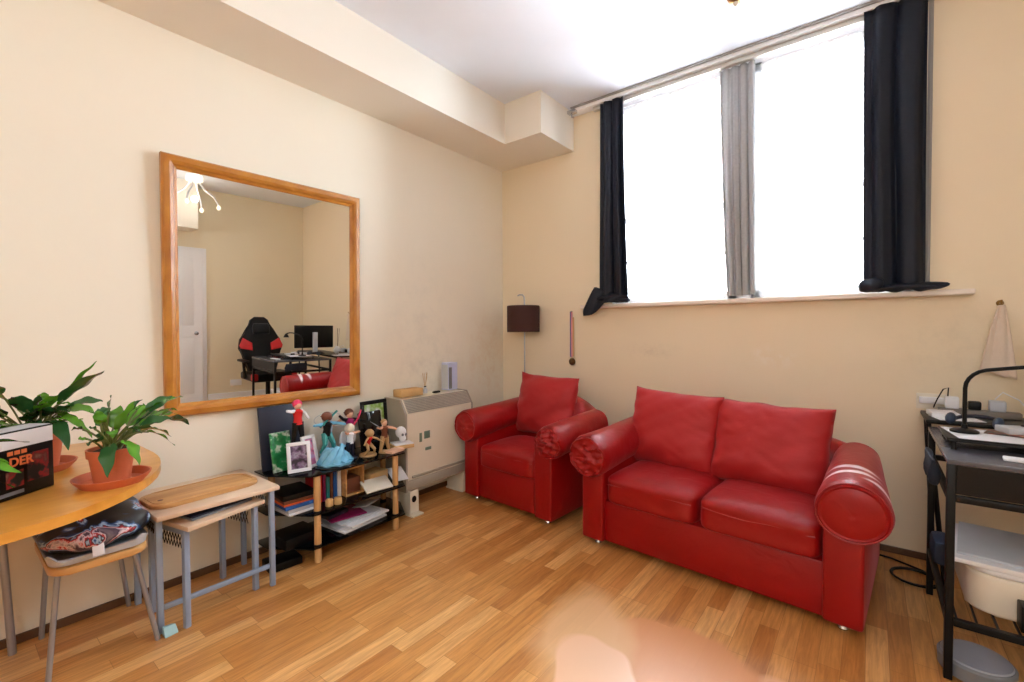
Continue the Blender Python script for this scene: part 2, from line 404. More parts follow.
bm = new(); box(bm, WX0, WX1, 0.0, 0.3, WZ1 - 0.004, WZ1, 0); box(bm, WX0, WX0 + 0.004, 0, 0.3, WZ0, WZ1 - 0.004); box(bm, WX1 - 0.004, WX1, 0, 0.3, WZ0, WZ1 - 0.004); struct('trim_6', bm, m_white)
# white batten under the ceiling above the window
bm = new(); box(bm, 0.735, 3.6, -0.085, 0, 2.869, 2.9, 0.003); struct('trim_5', bm, m_white)
# door in the right wall (seen in the mirror)
bm = new(); box(bm, W - 0.035, W, -2.12, -1.32, 0.0, 2.08, 0.004); d1 = struct('door_1', bm, m_white)
for (a, b_, c, d) in ((-2.02, -1.42, 0.2, 0.95), (-2.02, -1.42, 1.1, 1.98)):
    bm = new(); box(bm, W - 0.04, W - 0.030, a, b_, c, d, 0.004); obj('door_panel', bm, m_white, d1)
bm = new(); lathe(bm, [(0.012, 0), (0.012, 0.03), (0.026, 0.045), (0.024, 0.06), (0.004, 0.066)], M=T(W - 0.035, -1.40, 1.0, ry=-PI / 2)); obj('door_knob', bm, m_chrome, d1)
bm = new(); box(bm, W - 0.02, W, -1.32, -1.27, 0, 2.12, 0.004); box(bm, W - 0.02, W, -2.17, -2.12, 0, 2.12, 0.004); box(bm, W - 0.02, W, -2.12, -1.32, 2.08, 2.12, 0.004); obj('door_frame', bm, m_white, d1)

# building across the street, almost lost in the daylight
def brick_material():
    m = bpy.data.materials.new('pale_brick_facade'); m.use_nodes = True; nt = m.node_tree; b = nt.nodes['Principled BSDF']
    tc = nt.nodes.new('ShaderNodeTexCoord'); mp = nt.nodes.new('ShaderNodeMapping'); mp.inputs['Rotation'].default_value = (R(90), 0, 0)
    nt.links.new(tc.outputs['Object'], mp.inputs['Vector'])
    br = nt.nodes.new('ShaderNodeTexBrick'); br.inputs['Scale'].default_value = 1; br.inputs['Brick Width'].default_value = 0.22; br.inputs['Row Height'].default_value = 0.075; br.inputs['Mortar Size'].default_value = 0.01
    br.inputs['Color1'].default_value = rgb(226, 196, 186); br.inputs['Color2'].default_value = rgb(214, 178, 168); br.inputs['Mortar'].default_value = rgb(228, 222, 214)
    nt.links.new(mp.outputs['Vector'], br.inputs['Vector']); nt.links.new(br.outputs['Color'], b.inputs['Base Color']); b.inputs['Roughness'].default_value = 0.9
    return m
fac = thing('brick_building', 'pale brick building across the street outside the window', 'building', (0, 0, 0))
bm = new(); box(bm, -9, 8, 9.0, 9.4, -6, 7.5); obj('wall', bm, brick_material(), fac, smooth=False)
m_fwin = plain('facade_window_glass', (120, 130, 140), 0.1)
for zz in (-1.2, 1.6, 4.4):
    for k in range(8):
        x = -7.6 + k * 2.0
        w = new(); box(w, x, x + 1.0, 8.93, 9.0, zz, zz + 1.7, 0.01); wf = obj('window_frame', w, m_white, fac)
        w = new(); box(w, x + 0.08, x + 0.92, 8.92, 8.935, zz + 0.08, zz + 0.8); box(w, x + 0.08, x + 0.92, 8.92, 8.935, zz + 0.88, zz + 1.62); obj('pane', w, m_fwin, wf, smooth=False)

# ------------------------------------------------------------------ curtains
def cloth_sheet(name, m, parent, x0, x1, z0, z1, y, amp, folds, seed=1, xb0=None, xb1=None, nx=90, nz=40, gather=0.0, phase=0.0):
    """hanging cloth: top edge x0..x1 at z1, bottom edge xb0..xb1 at z0."""
    xb0 = x0 if xb0 is None else xb0; xb1 = x1 if xb1 is None else xb1
    bm = new(); g = []
    for j in range(nz + 1):
        t = j / nz; row = []
        for i in range(nx + 1):
            s = i / nx
            a = x0 + (x1 - x0) * s; b = xb0 + (xb1 - xb0) * s
            x = a + (b - a) * t ** 1.5
            ph = 2 * PI * folds * s + phase + 0.9 * noise.noise(Vector((s * 3, t * 1.6, seed)))
            A = amp * (0.65 + 0.5 * t) * (1 + 0.5 * noise.noise(Vector((s * 4, t * 2, seed + 5))))
            yy = y + A * math.sin(ph) + 0.25 * A * math.sin(2.3 * ph + seed)
            x += 0.35 * A * math.cos(ph)
            row.append(bm.verts.new((x, yy, z1 + (z0 - z1) * t)))
        g.append(row)
    for j in range(nz):
        for i in range(nx): bm.faces.new((g[j][i], g[j][i + 1], g[j + 1][i + 1], g[j + 1][i]))
    o = obj(name, bm, m, parent, sharp=180)
    so = o.modifiers.new('thick', 'SOLIDIFY'); so.thickness = 0.003
    return o
cr = thing('curtain', 'dark charcoal curtain at the right side of the window', 'curtain', (2.67, -0.1, 2.87), group='dark window curtains')
o = cloth_sheet('fabric', m_curt, cr, -0.135, 0.125, -1.475, 0.0, 0.02, 0.020, 2.3, seed=2, xb0=-0.125, xb1=0.13)
bm = new()
for k, (a, b_, c, rx, ry, rz_) in enumerate([(-0.08, -0.01, -1.45, 0.05, 0.035, 0.03), (0.02, 0.0, -1.465, 0.09, 0.03, 0.014), (0.12, 0.0, -1.462, 0.09, 0.028, 0.017), (0.16, 0.0, -1.466, 0.05, 0.026, 0.010), (-0.04, 0.0, -1.468, 0.09, 0.035, 0.010)]):
    ball(bm, (a, b_, c + 0.004), rx * 1.05, ry, rz_ * 1.35, 20)
rnd_disp(bm, 0.012, 22, 3)
obj('puddled_hem', bm, m_curt, cr)
cloth_sheet('lining_edge', mat('grey_lining', (150, 146, 142), 0.8, var=0.05), cr, 0.128, 0.145, -1.47, 0.0, 0.05, 0.004, 1, seed=4, nx=8)
cl = thing('curtain', 'dark charcoal curtain at the left side of the window', 'curtain', (1.10, -0.1, 2.86), group='dark window curtains')
cloth_sheet('fabric', m_curt, cl, -0.105, 0.085, -1.45, 0.0, 0.02, 0.018, 2.6, seed=8, xb0=-0.115, xb1=0.135)
bm = new(); g = []
for j in range(13):
    t = j / 12; row = []
    for i in range(25):
        s = i / 24
        x = -0.215 + 0.345 * s
        def ip(tab):
            for (a0, v0), (a1, v1) in zip(tab, tab[1:]):
                if s <= a1: return v0 + (v1 - v0) * (s - a0) / (a1 - a0)
            return tab[-1][1]
        top = ip([(0, -1.48), (0.12, -1.42), (0.26, -1.34), (0.5, -1.38), (1, -1.42)])
        bot = ip([(0, -1.555), (0.15, -1.55), (0.32, -1.515), (0.5, -1.462), (1, -1.462)])
        z = top + (bot - top) * t
        row.append(bm.verts.new((x, -0.005 - 0.018 * math.sin(s * 9 + t * 3) - 0.02 * t, z)))
    g.append(row)
for j in range(12):
    for i in range(24): bm.faces.new((g[j][i], g[j][i + 1], g[j + 1][i + 1], g[j + 1][i]))
o = obj('swept_hem', bm, m_curt, cl, sharp=180); so = o.modifiers.new('t', 'SOLIDIFY'); so.thickness = 0.008
bm = new(); ball(bm, (0.06, 0.0, -1.45), 0.08, 0.03, 0.018, 18); ball(bm, (-0.04, 0.0, -1.43), 0.07, 0.03, 0.025, 18); rnd_disp(bm, 0.01, 22, 5); obj('puddled_hem', bm, m_curt, cl)
# sheer white curtain gathered over the mullion
def sheer_material(name, dens):
    m = bpy.data.materials.new(name); m.use_nodes = True; nt = m.node_tree
    for n in list(nt.nodes):
        if n.type != 'OUTPUT_MATERIAL': nt.nodes.remove(n)
    tr = nt.nodes.new('ShaderNodeBsdfTransparent'); tl = nt.nodes.new('ShaderNodeBsdfTranslucent'); df = nt.nodes.new('ShaderNodeBsdfDiffuse')
    tc = nt.nodes.new('ShaderNodeTexCoord'); wv = nt.nodes.new('ShaderNodeTexNoise'); wv.inputs['Scale'].default_value = 70
    nt.links.new(tc.outputs['Object'], wv.inputs['Vector'])
    tl.inputs['Color'].default_value = (0.9, 0.9, 0.9, 1) if dens < 0.5 else (0.14, 0.142, 0.148, 1); df.inputs['Color'].default_value = (0.85, 0.85, 0.86, 1)
    a = nt.nodes.new('ShaderNodeMixShader'); a.inputs[0].default_value = 0.5; nt.links.new(tl.outputs[0], a.inputs[1]); nt.links.new(df.outputs[0], a.inputs[2])
    b = nt.nodes.new('ShaderNodeMixShader'); nt.links.new(math_node(nt, 'ADD', math_node(nt, 'MULTIPLY', wv.outputs['Fac'], 0.2), dens - 0.1), b.inputs[0])
    nt.links.new(tr.outputs[0], b.inputs[1]); nt.links.new(a.outputs[0], b.inputs[2])
    nt.links.new(b.outputs[0], nt.nodes['Material Output'].inputs['Surface'])
    return m
m_sheer = sheer_material('sheer_voile', 0.93)
sc_ = thing('sheer_curtain', 'sheer white voile curtain gathered at the middle of the window', 'curtain', (1.91, -0.04, 2.84))
cloth_sheet('fabric', m_sheer, sc_, -0.10, 0.10, -1.43, 0.0, 0.02, 0.016, 4, seed=12, xb0=-0.05, xb1=0.11, nx=60)
m_net = sheer_material('net_voile', 0.16)
for k, (a, b_, lab) in enumerate(((1.13, 1.84, 'thin white net curtain over the left window pane'), (2.0, 2.62, 'thin white net curtain over the right window pane'))):
    nc = thing('net_curtain', lab, 'curtain', ((a + b_) / 2, 0.03, 2.83), group='net curtains over the two sashes')
    hw = (b_ - a) / 2
    cloth_sheet('fabric', m_net, nc, -hw, hw, -1.43, 0.0, 0.0, 0.008, 14, seed=20 + k, nx=120, nz=8)
# rail
cr_ = thing('curtain_rail', 'thin metal curtain rail running above the whole window', 'curtain rail', (1.93, -0.09, 2.86))
bm = new(); box(bm, -1.17, 1.05, -0.016, 0.004, 0.030, 0.040, 0.002); obj('gap_shade_strip', bm, mat('grey_gap_shade', (160, 160, 160), 0.5, 0.0, var=0.1), cr_)  # grey strip standing in for the shadow gap under the ceiling
bm = new(); box(bm, -1.0, 0.95, 0.030, 0.062, -0.022, 0.006, 0.003); obj('lower_track', bm, mat('dull_rail_metal', (200, 196, 188), 0.45, 0.5, var=0.1), cr_)
bm = new()
box(bm, -1.19, -1.12, -0.03, 0.01, -0.012, 0.012, 0.003); tube(bm, [(-1.16, -0.01, -0.01), (-1.16, -0.01, -0.035), (-1.14, -0.01, -0.045)], 0.006); obj('end_bracket', bm, m_chrome, cr_)

# ------------------------------------------------------------------ sofa and armchair
def cushion(w, d, h, crown=0.03, n=26, puff=0.35, seed=0, wr=0.006):
    """box cushion, footprint w x d, height h, base at z=0, softly crowned."""
    bm = new()
    r = bmesh.ops.create_cube(bm, size=2.0)
    bmesh.ops.subdivide_edges(bm, edges=bm.edges[:], cuts=n, use_grid_fill=True)
    for v in bm.verts:
        x, y, z = v.co
        def sup(a, b, c, p):
            m = (abs(a) ** p + abs(b) ** p + abs(c) ** p) ** (1 / p); return m
        m = sup(x, y, z, 9.0)
        x, y, z = x / m, y / m, z / m
        X, Y, Z = x * w / 2, y * d / 2, z * h / 2 + h / 2
        if z > 0: Z += crown * (1 - x ** 4) * (1 - y ** 4) * z
        k = noise.noise(Vector((X * 6, Y * 6, Z * 9 + seed * 7)))
        Z += wr * k * (1 if z > 0 else 0.3)
        Y += wr * 0.8 * noise.noise(Vector((X * 9, Z * 16, seed)))
        v.co = Vector((X, Y, Z))
    return bm
def knife_pillow(w, h, t, seed=0, n=34, sag=0.0):
    """plump square cushion standing in the XZ plane, pointed corners, base z=0, front is -y."""
    bm = new(); vv = {}
    def P(i, j, side):
        if (i in (0, n) or j in (0, n)): side = 0
        key = (i, j, side)
        if key in vv: return vv[key]
        u = -1 + 2 * i / n; v = -1 + 2 * j / n
        # pinched edges between pointed corners
        px = 1 - 0.045 * (1 - v * v); pz = 1 - 0.05 * (1 - u * u)
        X = u * w / 2 * px; Z = v * h / 2 * pz
        th = t / 2 * ((1 - abs(u) ** 3.0) * (1 - abs(v) ** 3.0)) ** 0.55
        low = 1 + 0.18 * (-v)
        Y = side * th * low
        e = max(abs(u), abs(v))
        k = noise.noise(Vector((X * 4 + seed, Z * 15 - X * 7, seed * 3.1))) * 0.014 + (1 - abs(noise.noise(Vector((X * 7 - Z * 3, Z * 22 + X * 12, seed)))) * 2) * 0.004
        Y += side * k * (0.4 + e) * (1 if side else 0)
        Z -= sag * (1 - v) * 0
        X += 0.006 * noise.noise(Vector((Z * 12, seed, 1))) ; Z += 0.008 * noise.noise(Vector((X * 9, seed, 2)))
        vv[key] = bm.verts.new((X, Y, Z + h / 2)); return vv[key]
    for s in (-1, 1):
        for i in range(n):
            for j in range(n):
                q = [P(i, j, s), P(i + 1, j, s), P(i + 1, j + 1, s), P(i, j + 1, s)]
                if len(set(q)) == 4:
                    try: bm.faces.new(q if s < 0 else q[::-1])
                    except ValueError: pass
    return bm
def arm_roll(r, L, seed, crumple, taper):
    """roll arm along +y, axis at origin, front cap at y=0; crumple = gathered end."""
    bm = new(); seg = 48; ny = 30; rings = []
    for j in range(ny + 1):
        t = j / ny; y = L * t
        edge = math.sqrt(max(0, 1 - max(0, 1 - t * L / 0.03) ** 2)) if t * L < 0.03 else 1
        rr = r * (0.94 + 0.06 * edge)
        rr *= 1.03 - taper * t
        ring = []
        for k in range(seg):
            a = 2 * PI * k / seg
            q = 1 + 0.035 * noise.noise(Vector((math.cos(a) * 1.6, math.sin(a) * 1.6, y * 5 + seed)))
            fold = 0.028 * crumple * noise.noise(Vector((a * 3.2, y * 9, seed + 3))) * math.exp(-t * 3)
            low = -0.10 if math.sin(a) < 0 else 0.0     # flatter on the underside
            ring.append(bm.verts.new((math.cos(a) * rr * (q + fold), y, math.sin(a) * rr * (q + fold) * (1 + low) + 0.045 * t)))
        rings.append(ring)
    for a, b in zip(rings, rings[1:]):
        for k in range(seg): bm.faces.new((a[k], a[(k + 1) % seg], b[(k + 1) % seg], b[k]))
    # back cap rounded
    prev = rings[-1]
    for f_, dy in ((0.8, 0.02), (0.45, 0.032), (0.0, 0.036)):
        if f_ == 0.0:
            c = bm.verts.new((0, L + dy, 0.045))
            for k in range(seg): bm.faces.new((prev[k], prev[(k + 1) % seg], c))
        else:
            ring = [bm.verts.new((v.co.x * f_, L + dy, 0.045 + (v.co.z - 0.045) * f_)) for v in rings[-1]]
            for k in range(seg): bm.faces.new((prev[k], prev[(k + 1) % seg], ring[(k + 1) % seg], ring[k]))
            prev = ring
    return bm
def arm_cap(r, seed, crumple):
    bm = new(); seg = 48; prev = None
    prof = [(1.0, 0.012), (0.985, -0.004), (0.93, -0.010), (0.86, -0.005), (0.76, -0.009), (0.66, -0.012), (0.56, -0.014), (0.46, -0.015), (0.36, -0.016), (0.26, -0.017), (0.17, -0.0175), (0.08, -0.018)]
    for f_, y in prof:
        ring = []
        for k in range(seg):
            a = 2 * PI * k / seg
            X_, Z_ = math.cos(a) * f_, math.sin(a) * f_
            w = crumple * 0.024 * noise.noise(Vector((X_ * 2.2 + seed, Z_ * 4.5, seed))) + crumple * 0.014 * noise.noise(Vector((X_ * 3 + Z_ * 2, Z_ * 8, seed + 4)))
            rr = r * 0.955 * f_ * (1 + 0.04 * crumple * noise.noise(Vector((a * 2, seed, 0))))
            low = 0.9 if math.sin(a) < 0 else 1
            ring.append(bm.verts.new((math.cos(a) * rr, y - 0.004 + w, math.sin(a) * rr * low)))
        if prev:
            for k in range(seg): bm.faces.new((prev[k], prev[(k + 1) % seg], ring[(k + 1) % seg], ring[k]))
        prev = ring
    c = bm.verts.new((0, -0.018 + crumple * 0.024 * noise.noise(Vector((seed, 0, seed))) + crumple * 0.014 * noise.noise(Vector((0, 0, seed + 4))), 0))
    for k in range(seg): bm.faces.new((prev[k], prev[(k + 1) % seg], c))
    return bm
def seat_furniture(name, label, cat, loc, rz, hw, depth, nseat, backz, armz, arm_rs, arm_outs, banded_right, crumples, back_bulge):
    t = thing(name, label, cat, loc, rz)
    aw = 0.135
    # base: plinth front panel, slightly set back between the arm panels
    bm = new(); box(bm, -hw + aw - 0.01, hw - aw + 0.01, 0.015, depth - 0.03, 0.035, 0.262, 0.012); rnd_disp(bm, 0.003, 6, 1); obj('base', bm, m_red, t)
    for s, cr_amt in ((-1, crumples[0]), (1, crumples[1])):
        bm = new(); xa, xb = sorted((s * (hw - aw), s * hw))
        box(bm, xa, xb, -0.012, depth - 0.02, 0.035, armz - 0.02, 0.014, seg=3)
        ap = obj('arm_panel', bm, m_red, t)
        arm_r = arm_rs[s > 0]
        bm = arm_roll(arm_r, depth - 0.06 - (0.06 if s > 0 else 0), 3 + s, cr_amt, 0.26 if (s > 0 and banded_right) else 0.14)
        roll = obj('arm_roll', bm, m_redbands if (s > 0 and banded_right) else m_red, t)
        roll.location = (s * (hw - arm_outs[s > 0]), -0.045, armz); roll.rotation_euler = (0, 0, R(4) if (s > 0 and banded_right) else 0)
        bm = arm_cap(arm_r, 6 + s, cr_amt); c = obj('arm_front', bm, m_red, roll)
        bm = new()
        pts = [(math.cos(a) * arm_r * 0.965, -0.008, math.sin(a) * arm_r * 0.965 * (0.9 if math.sin(a) < 0 else 1)) for a in [2 * PI * k / 40 for k in range(41)]]
        if not cr_amt: tube(bm, pts, 0.0035, 6, caps=False); obj('piping', bm, m_piping, roll)
        else: bm.free()
    # backrest with arched, rolled top
    bm = new(); n = 40; bw = hw - 0.02
    secs = []
    for i in range(n + 1):
        u = -1 + 2 * i / n
        top = backz - 0.10 * abs(u) ** 2.6 + back_bulge * (1 - u * u)
        y0, y1 = depth - 0.22, depth
        yc = (y0 + y1) / 2
        prof = [(y0 + 0.03, 0.24), (y0 + 0.015, 0.42), (y0, top - 0.12), (y0 + 0.008, top - 0.055), (y0 + 0.045, top - 0.012), (yc, top), (y1 - 0.04, top - 0.012), (y1 - 0.006, top - 0.06), (y1 - 0.005, 0.3), (y1 - 0.01, 0.04), (y0 + 0.05, 0.04)]
        secs.append([bm.verts.new((u * bw, y, z)) for y, z in prof])
    m_ = len(secs[0])
    for a, b in zip(secs, secs[1:]):
        for k in range(m_): bm.faces.new((a[k], a[(k + 1) % m_], b[(k + 1) % m_], b[k]))
    bm.faces.new(secs[0]); bm.faces.new(secs[-1][::-1])
    bk = obj('backrest', bm, m_red, t, sharp=60)
    # seat cushions
    iw = 2 * (hw - aw); w = iw / nseat - 0.006
    for k in range(nseat):
        x = -iw / 2 + iw / nseat * (k + 0.5)
        cz = 0.150
        bm = cushion(w, depth - 0.22 + 0.02, cz, crown=0.022, seed=k + len(name))
        cs = obj('seat_cushion', bm, m_red, t); cs.location = (x, (depth - 0.22) / 2 - 0.005, 0.256)
        bm = new(); yy = -(depth - 0.20) / 2 - 0.001
        tube(bm, [(-w / 2 + 0.022 + (w - 0.044) * q / 20, yy + 0.004 + 0.010 * abs(-1 + q / 10) ** 8, cz * 0.70 + 0.004 * math.sin(q * 0.5 + k)) for q in range(21)], 0.0035, 6); obj('piping', bm, m_piping, cs)
    for (x, y) in ((-hw + 0.07, 0.05), (hw - 0.07, 0.05), (-hw + 0.07, depth - 0.08), (hw - 0.07, depth - 0.08)):
        bm = new(); lathe(bm, [(0.018, 0), (0.020, 0.006), (0.016, 0.016), (0.022, 0.030), (0.022, 0.036)], seg=16); f = obj('foot', bm, m_chrome, t); f.location = (x, y, 0)
    return t
SX, SY = 1.945, -0.94
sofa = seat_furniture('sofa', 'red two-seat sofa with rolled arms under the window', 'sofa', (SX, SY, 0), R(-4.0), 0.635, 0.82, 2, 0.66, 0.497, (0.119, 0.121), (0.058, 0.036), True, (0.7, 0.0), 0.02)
chair = seat_furniture('armchair', 'red rolled-arm armchair in the corner, left of the sofa', 'armchair', (0.695, -0.836, 0), R(-3.7), 0.388, 0.66, 1, 0.70, 0.523, (0.115, 0.103), (0.056, -0.004), False, (0.25, 1.0), 0.045)
def place_pillow(label, loc, rz, tilt, w, h, t, seed, roll=0.0, group='loose back cushions'):
    bm = knife_pillow(w, h, t, seed); o = obj('cushion', bm, m_redfab, None, sharp=80)
    o.location = loc; o.rotation_euler = (tilt, roll, rz)
    return tag(o, label, 'cushion', group)
place_pillow('square red cushion propped at the left of the sofa', (1.662, -0.545, 0.396), R(-5), R(-15), 0.53, 0.452, 0.17, 3, R(2))
place_pillow('wide red cushion propped at the right of the sofa', (2.170, -0.580, 0.388), R(-4), R(-17), 0.55, 0.445, 0.17, 9, R(1))
place_pillow('red cushion standing on the corner armchair', (0.705, -0.42, 0.425), R(-4), R(-10), 0.53, 0.45, 0.16, 5, R(1.5), group='armchair cushion')

# ------------------------------------------------------------------ mirror
TL, YW = 0.0204, -0.045
mr = thing('wall_mirror', 'large rectangular mirror in a golden oak frame on the left wall', 'mirror', (0.0, -2.0, 1.41))
hw_, hh_ = 0.500, 0.611
nrm = Matrix.Rotation(YW, 4, 'Z') @ Matrix.Rotation(TL, 4, 'Y')
MM = Matrix.Translation((0.042, 0, 0)) @ nrm
fw = 0.062
prof = [(0.0, -0.012), (0.0, 0.012), (0.008, 0.022), (0.030, 0.026), (0.044, 0.020), (0.050, 0.010), (fw, 0.004), (fw, -0.012)]
bm = new(); rings = []
for cx, cz in ((-1, -1), (1, -1), (1, 1), (-1, 1)):
    rings.append([bm.verts.new(MM @ Vector((x, cx * (hw_ - d), cz * (hh_ - d)))) for d, x in prof])
for i in range(4):
    a, b = rings[i], rings[(i + 1) % 4]
    for k in range(len(prof)):
        bm.faces.new((a[k], a[(k + 1) % len(prof)], b[(k + 1) % len(prof)], b[k]))
obj('frame', bm, m_oakfr, mr, sharp=20)
mm = bpy.data.materials.new('silvered_glass'); mm.use_nodes = True; b_ = mm.node_tree.nodes['Principled BSDF']
b_.inputs['Metallic'].default_value = 1; b_.inputs['Roughness'].default_value = 0.0; b_.inputs['Base Color'].default_value = (0.93, 0.94, 0.93, 1)
bm = new(); box(bm, -0.010, 0.0, -hw_ + fw - 0.004, hw_ - fw + 0.004, -hh_ + fw - 0.004, hh_ - fw + 0.004, M=MM); obj('glass', bm, mm, mr, smooth=False)
bm = new(); box(bm, -0.016, -0.0105, -hw_ + 0.01, hw_ - 0.01, -hh_ + 0.01, hh_ - 0.01, M=MM); obj('backing_board', bm, m_card, mr, smooth=False)

# ------------------------------------------------------------------ dining table, stool, plants
t = thing('dining_table', 'honey coloured round-ended table against the left wall', 'table', (0.02, -3.2, 0))
poly = [(0.0, -0.75), (0.0, 0.55), (0.43, 0.55)]
for k in range(1, 17):
    a = PI / 2 - (PI / 2) * k / 16; poly.append((0.43 + 0.60 * math.cos(a), 0.05 + 0.50 * math.sin(a)))
poly += [(1.03, -0.30)]
for k in range(1, 9):
    a = -(PI / 2) * k / 8; poly.append((0.58 + 0.45 * math.cos(a), -0.30 + 0.45 * math.sin(a)))
bm = new(); prism(bm, poly, 0.718, 0.744, 0.008, seg=3); obj('tabletop', bm, m_table, t)
bm = new(); box(bm, 0.10, 0.62, 0.05, 0.075, 0.66, 0.718, 0.003); box(bm, 0.10, 0.62, -0.6, -0.575, 0.66, 0.718, 0.003); box(bm, 0.06, 0.085, -0.6, 0.075, 0.66, 0.718, 0.003); obj('apron', bm, m_table, t)
for (x, y) in ((0.058, 0.2), (0.058, -0.6), (0.68, -0.1), (0.68, -0.6)):
    bm = new(); tube(bm, [(x * 0.9 + 0.03, y - 0.03, 0.718), (x, y, 0.0)], 0.012, 14); obj('leg', bm, m_steel2, t)

st = thing('stool', 'plywood-seated stool with chrome legs tucked under the table', 'stool', (0.235, -2.80, 0))
poly = []
for (cx, cy, a0) in ((0.155, 0.09, 0), (-0.155, 0.09, 90), (-0.155, -0.09, 180), (0.155, -0.09, 270)):
    for k in range(7):
        a = R(a0 + 15 * k); poly.append((cx + 0.055 * math.cos(a), cy + 0.045 * math.sin(a)))
bm = new(); prism(bm, poly, 0.372, 0.397, 0.008, seg=3); obj('seat', bm, m_seatwood, st)
for (x0, y0, x1, y1) in ((0.13, -0.105, 0.145, -0.140), (-0.15, -0.10, -0.195, -0.12), (0.15, 0.095, 0.175, 0.160), (-0.15, 0.10, -0.198, 0.15)):
    bm = new(); tube(bm, [(x0, y0, 0.375), (x0 + (x1 - x0) * 0.15, y0 + (y1 - y0) * 0.15, 0.33), (x1, y1, 0.0)], 0.0085, 12); obj('leg', bm, m_steel2, st)
# plastic seat bag/tray and patterned cushion on the stool
bm = new(); prism(bm, [(x * 0.98, y * 1.02) for x, y in poly], 0.0, 0.004)
bm.free()
bm = new(); rings = []
for (f_, z) in ((0.90, 0.0), (0.97, 0.006), (1.0, 0.030), (1.02, 0.034), (0.985, 0.034), (0.96, 0.012), (0.88, 0.006)):
    rings.append([bm.verts.new((x * f_, y * (f_ + 0.02), z + (0.012 * math.sin(i * 0.9) if z > 0.03 else 0))) for i, (x, y) in enumerate(poly)])
for a, b in zip(rings, rings[1:]):
    for k in range(len(poly)): bm.faces.new((a[k], a[(k + 1) % len(poly)], b[(k + 1) % len(poly)], b[k]))
bm.faces.new(rings[0][::-1]); bm.faces.new(rings[-1])
o = obj('seat_liner', bm, m_lgrey); o.location = (0.235, -2.80, 0.398); tag(o, 'crumpled light grey liner on the stool seat below the patterned cushion', 'liner')
def floral_material():
    m = bpy.data.materials.new('dark_floral_fabric'); m.use_nodes = True; nt = m.node_tree; b = nt.nodes['Principled BSDF']
    tc = nt.nodes.new('ShaderNodeTexCoord'); n = nt.nodes.new('ShaderNodeTexNoise'); n.inputs['Scale'].default_value = 8; n.inputs['Detail'].default_value = 5; n.inputs['Distortion'].default_value = 1.0
    nt.links.new(tc.outputs['Object'], n.inputs['Vector'])
    rp = nt.nodes.new('ShaderNodeValToRGB'); e = rp.color_ramp.elements; e[0].position = 0.0; e[0].color = rgb(10, 10, 18); e[1].position = 1.0; e[1].color = rgb(225, 215, 215)
    for p, c in ((0.53, (6, 6, 12)), (0.56, (30, 76, 130)), (0.585, (170, 196, 214)), (0.60, (16, 14, 34)), (0.625, (196, 56, 60)), (0.64, (222, 206, 210)), (0.67, (60, 30, 60))):
        k = rp.color_ramp.elements.new(p); k.color = rgb(*c)
    nt.links.new(n.outputs['Fac'], rp.inputs['Fac']); nt.links.new(rp.outputs['Color'], b.inputs['Base Color']); b.inputs['Roughness'].default_value = 0.4
    return m
fc = thing('patterned_cushion', 'dark floral cushion with a white tag, lying on the stool', 'cushion', (0.245, -2.79, 0.405))
bm = new()
r_ = ball(bm, (0, 0, 0.062), 0.215, 0.150, 0.062, 36)
for v in bm.verts:
    x, y, z = v.co; a = math.atan2(y, x); v.co.x *= 1 + 0.10 * abs(math.sin(2 * a)); v.co.y *= 1 + 0.12 * abs(math.sin(2 * a)); v.co.z += 0.035 * (x < 0) * abs(x) / 0.2
rnd_disp(bm, 0.016, 9, 2); obj('cover', bm, floral_material(), fc)
bm = new(); box(bm, -0.002, 0.002, -0.016, 0.016, -0.03, 0.03, 0.0005, M=T(0.212, -0.025, 0.042, ry=R(-20))); obj('tag', bm, m_paper, fc)

def leaf_mesh(bm, base, tip, width, rise, blade=0.5, seed=0, curl=0.25):
    base = Vector(base); tip = Vector(tip)
    mid = (base + tip) / 2 + Vector((0, 0, rise))
    def B(t): return base * (1 - t) ** 2 + mid * 2 * t * (1 - t) + tip * t * t
    n = 16; rows = []
    for i in range(n + 1):
        s = i / n; t_ = blade + (1 - blade) * s
        p = B(t_); d = (B(min(1, t_ + 0.02)) - B(t_ - 0.02)).normalized()
        side = d.cross(Vector((0, 0, 1)))
        if side.length < 0.1: side = Vector((0.6, 0.8, 0))
        side.normalize(); up = side.cross(d).normalized()
        tw = 0.5 * math.sin(seed * 2.3)
        side2 = side * math.cos(tw) + up * math.sin(tw); up2 = up * math.cos(tw) - side * math.sin(tw)
        w = width * 0.92 * (math.sin(PI * s ** 0.72) ** 0.85) * 0.5 + 0.0006
        row = []
        for q in (-1, -0.55, 0, 0.55, 1):
            row.append(bm.verts.new(p + side2 * w * q + up2 * (w * curl * abs(q) ** 1.3 + 0.003 * math.sin(s * 14 + seed) * abs(q))))
        rows.append(row)
    for a, b in zip(rows, rows[1:]):
        for k in range(4): bm.faces.new((a[k], a[k + 1], b[k + 1], b[k]))
def stem_mesh(bm, base, tip, rise, blade=0.5, r=0.0028):
    base = Vector(base); tip = Vector(tip); mid = (base + tip) / 2 + Vector((0, 0, rise))
    pts = [base * (1 - t) ** 2 + mid * 2 * t * (1 - t) + tip * t * t for t in [blade * k / 6 for k in range(7)]]
    tube(bm, pts, r, 6)
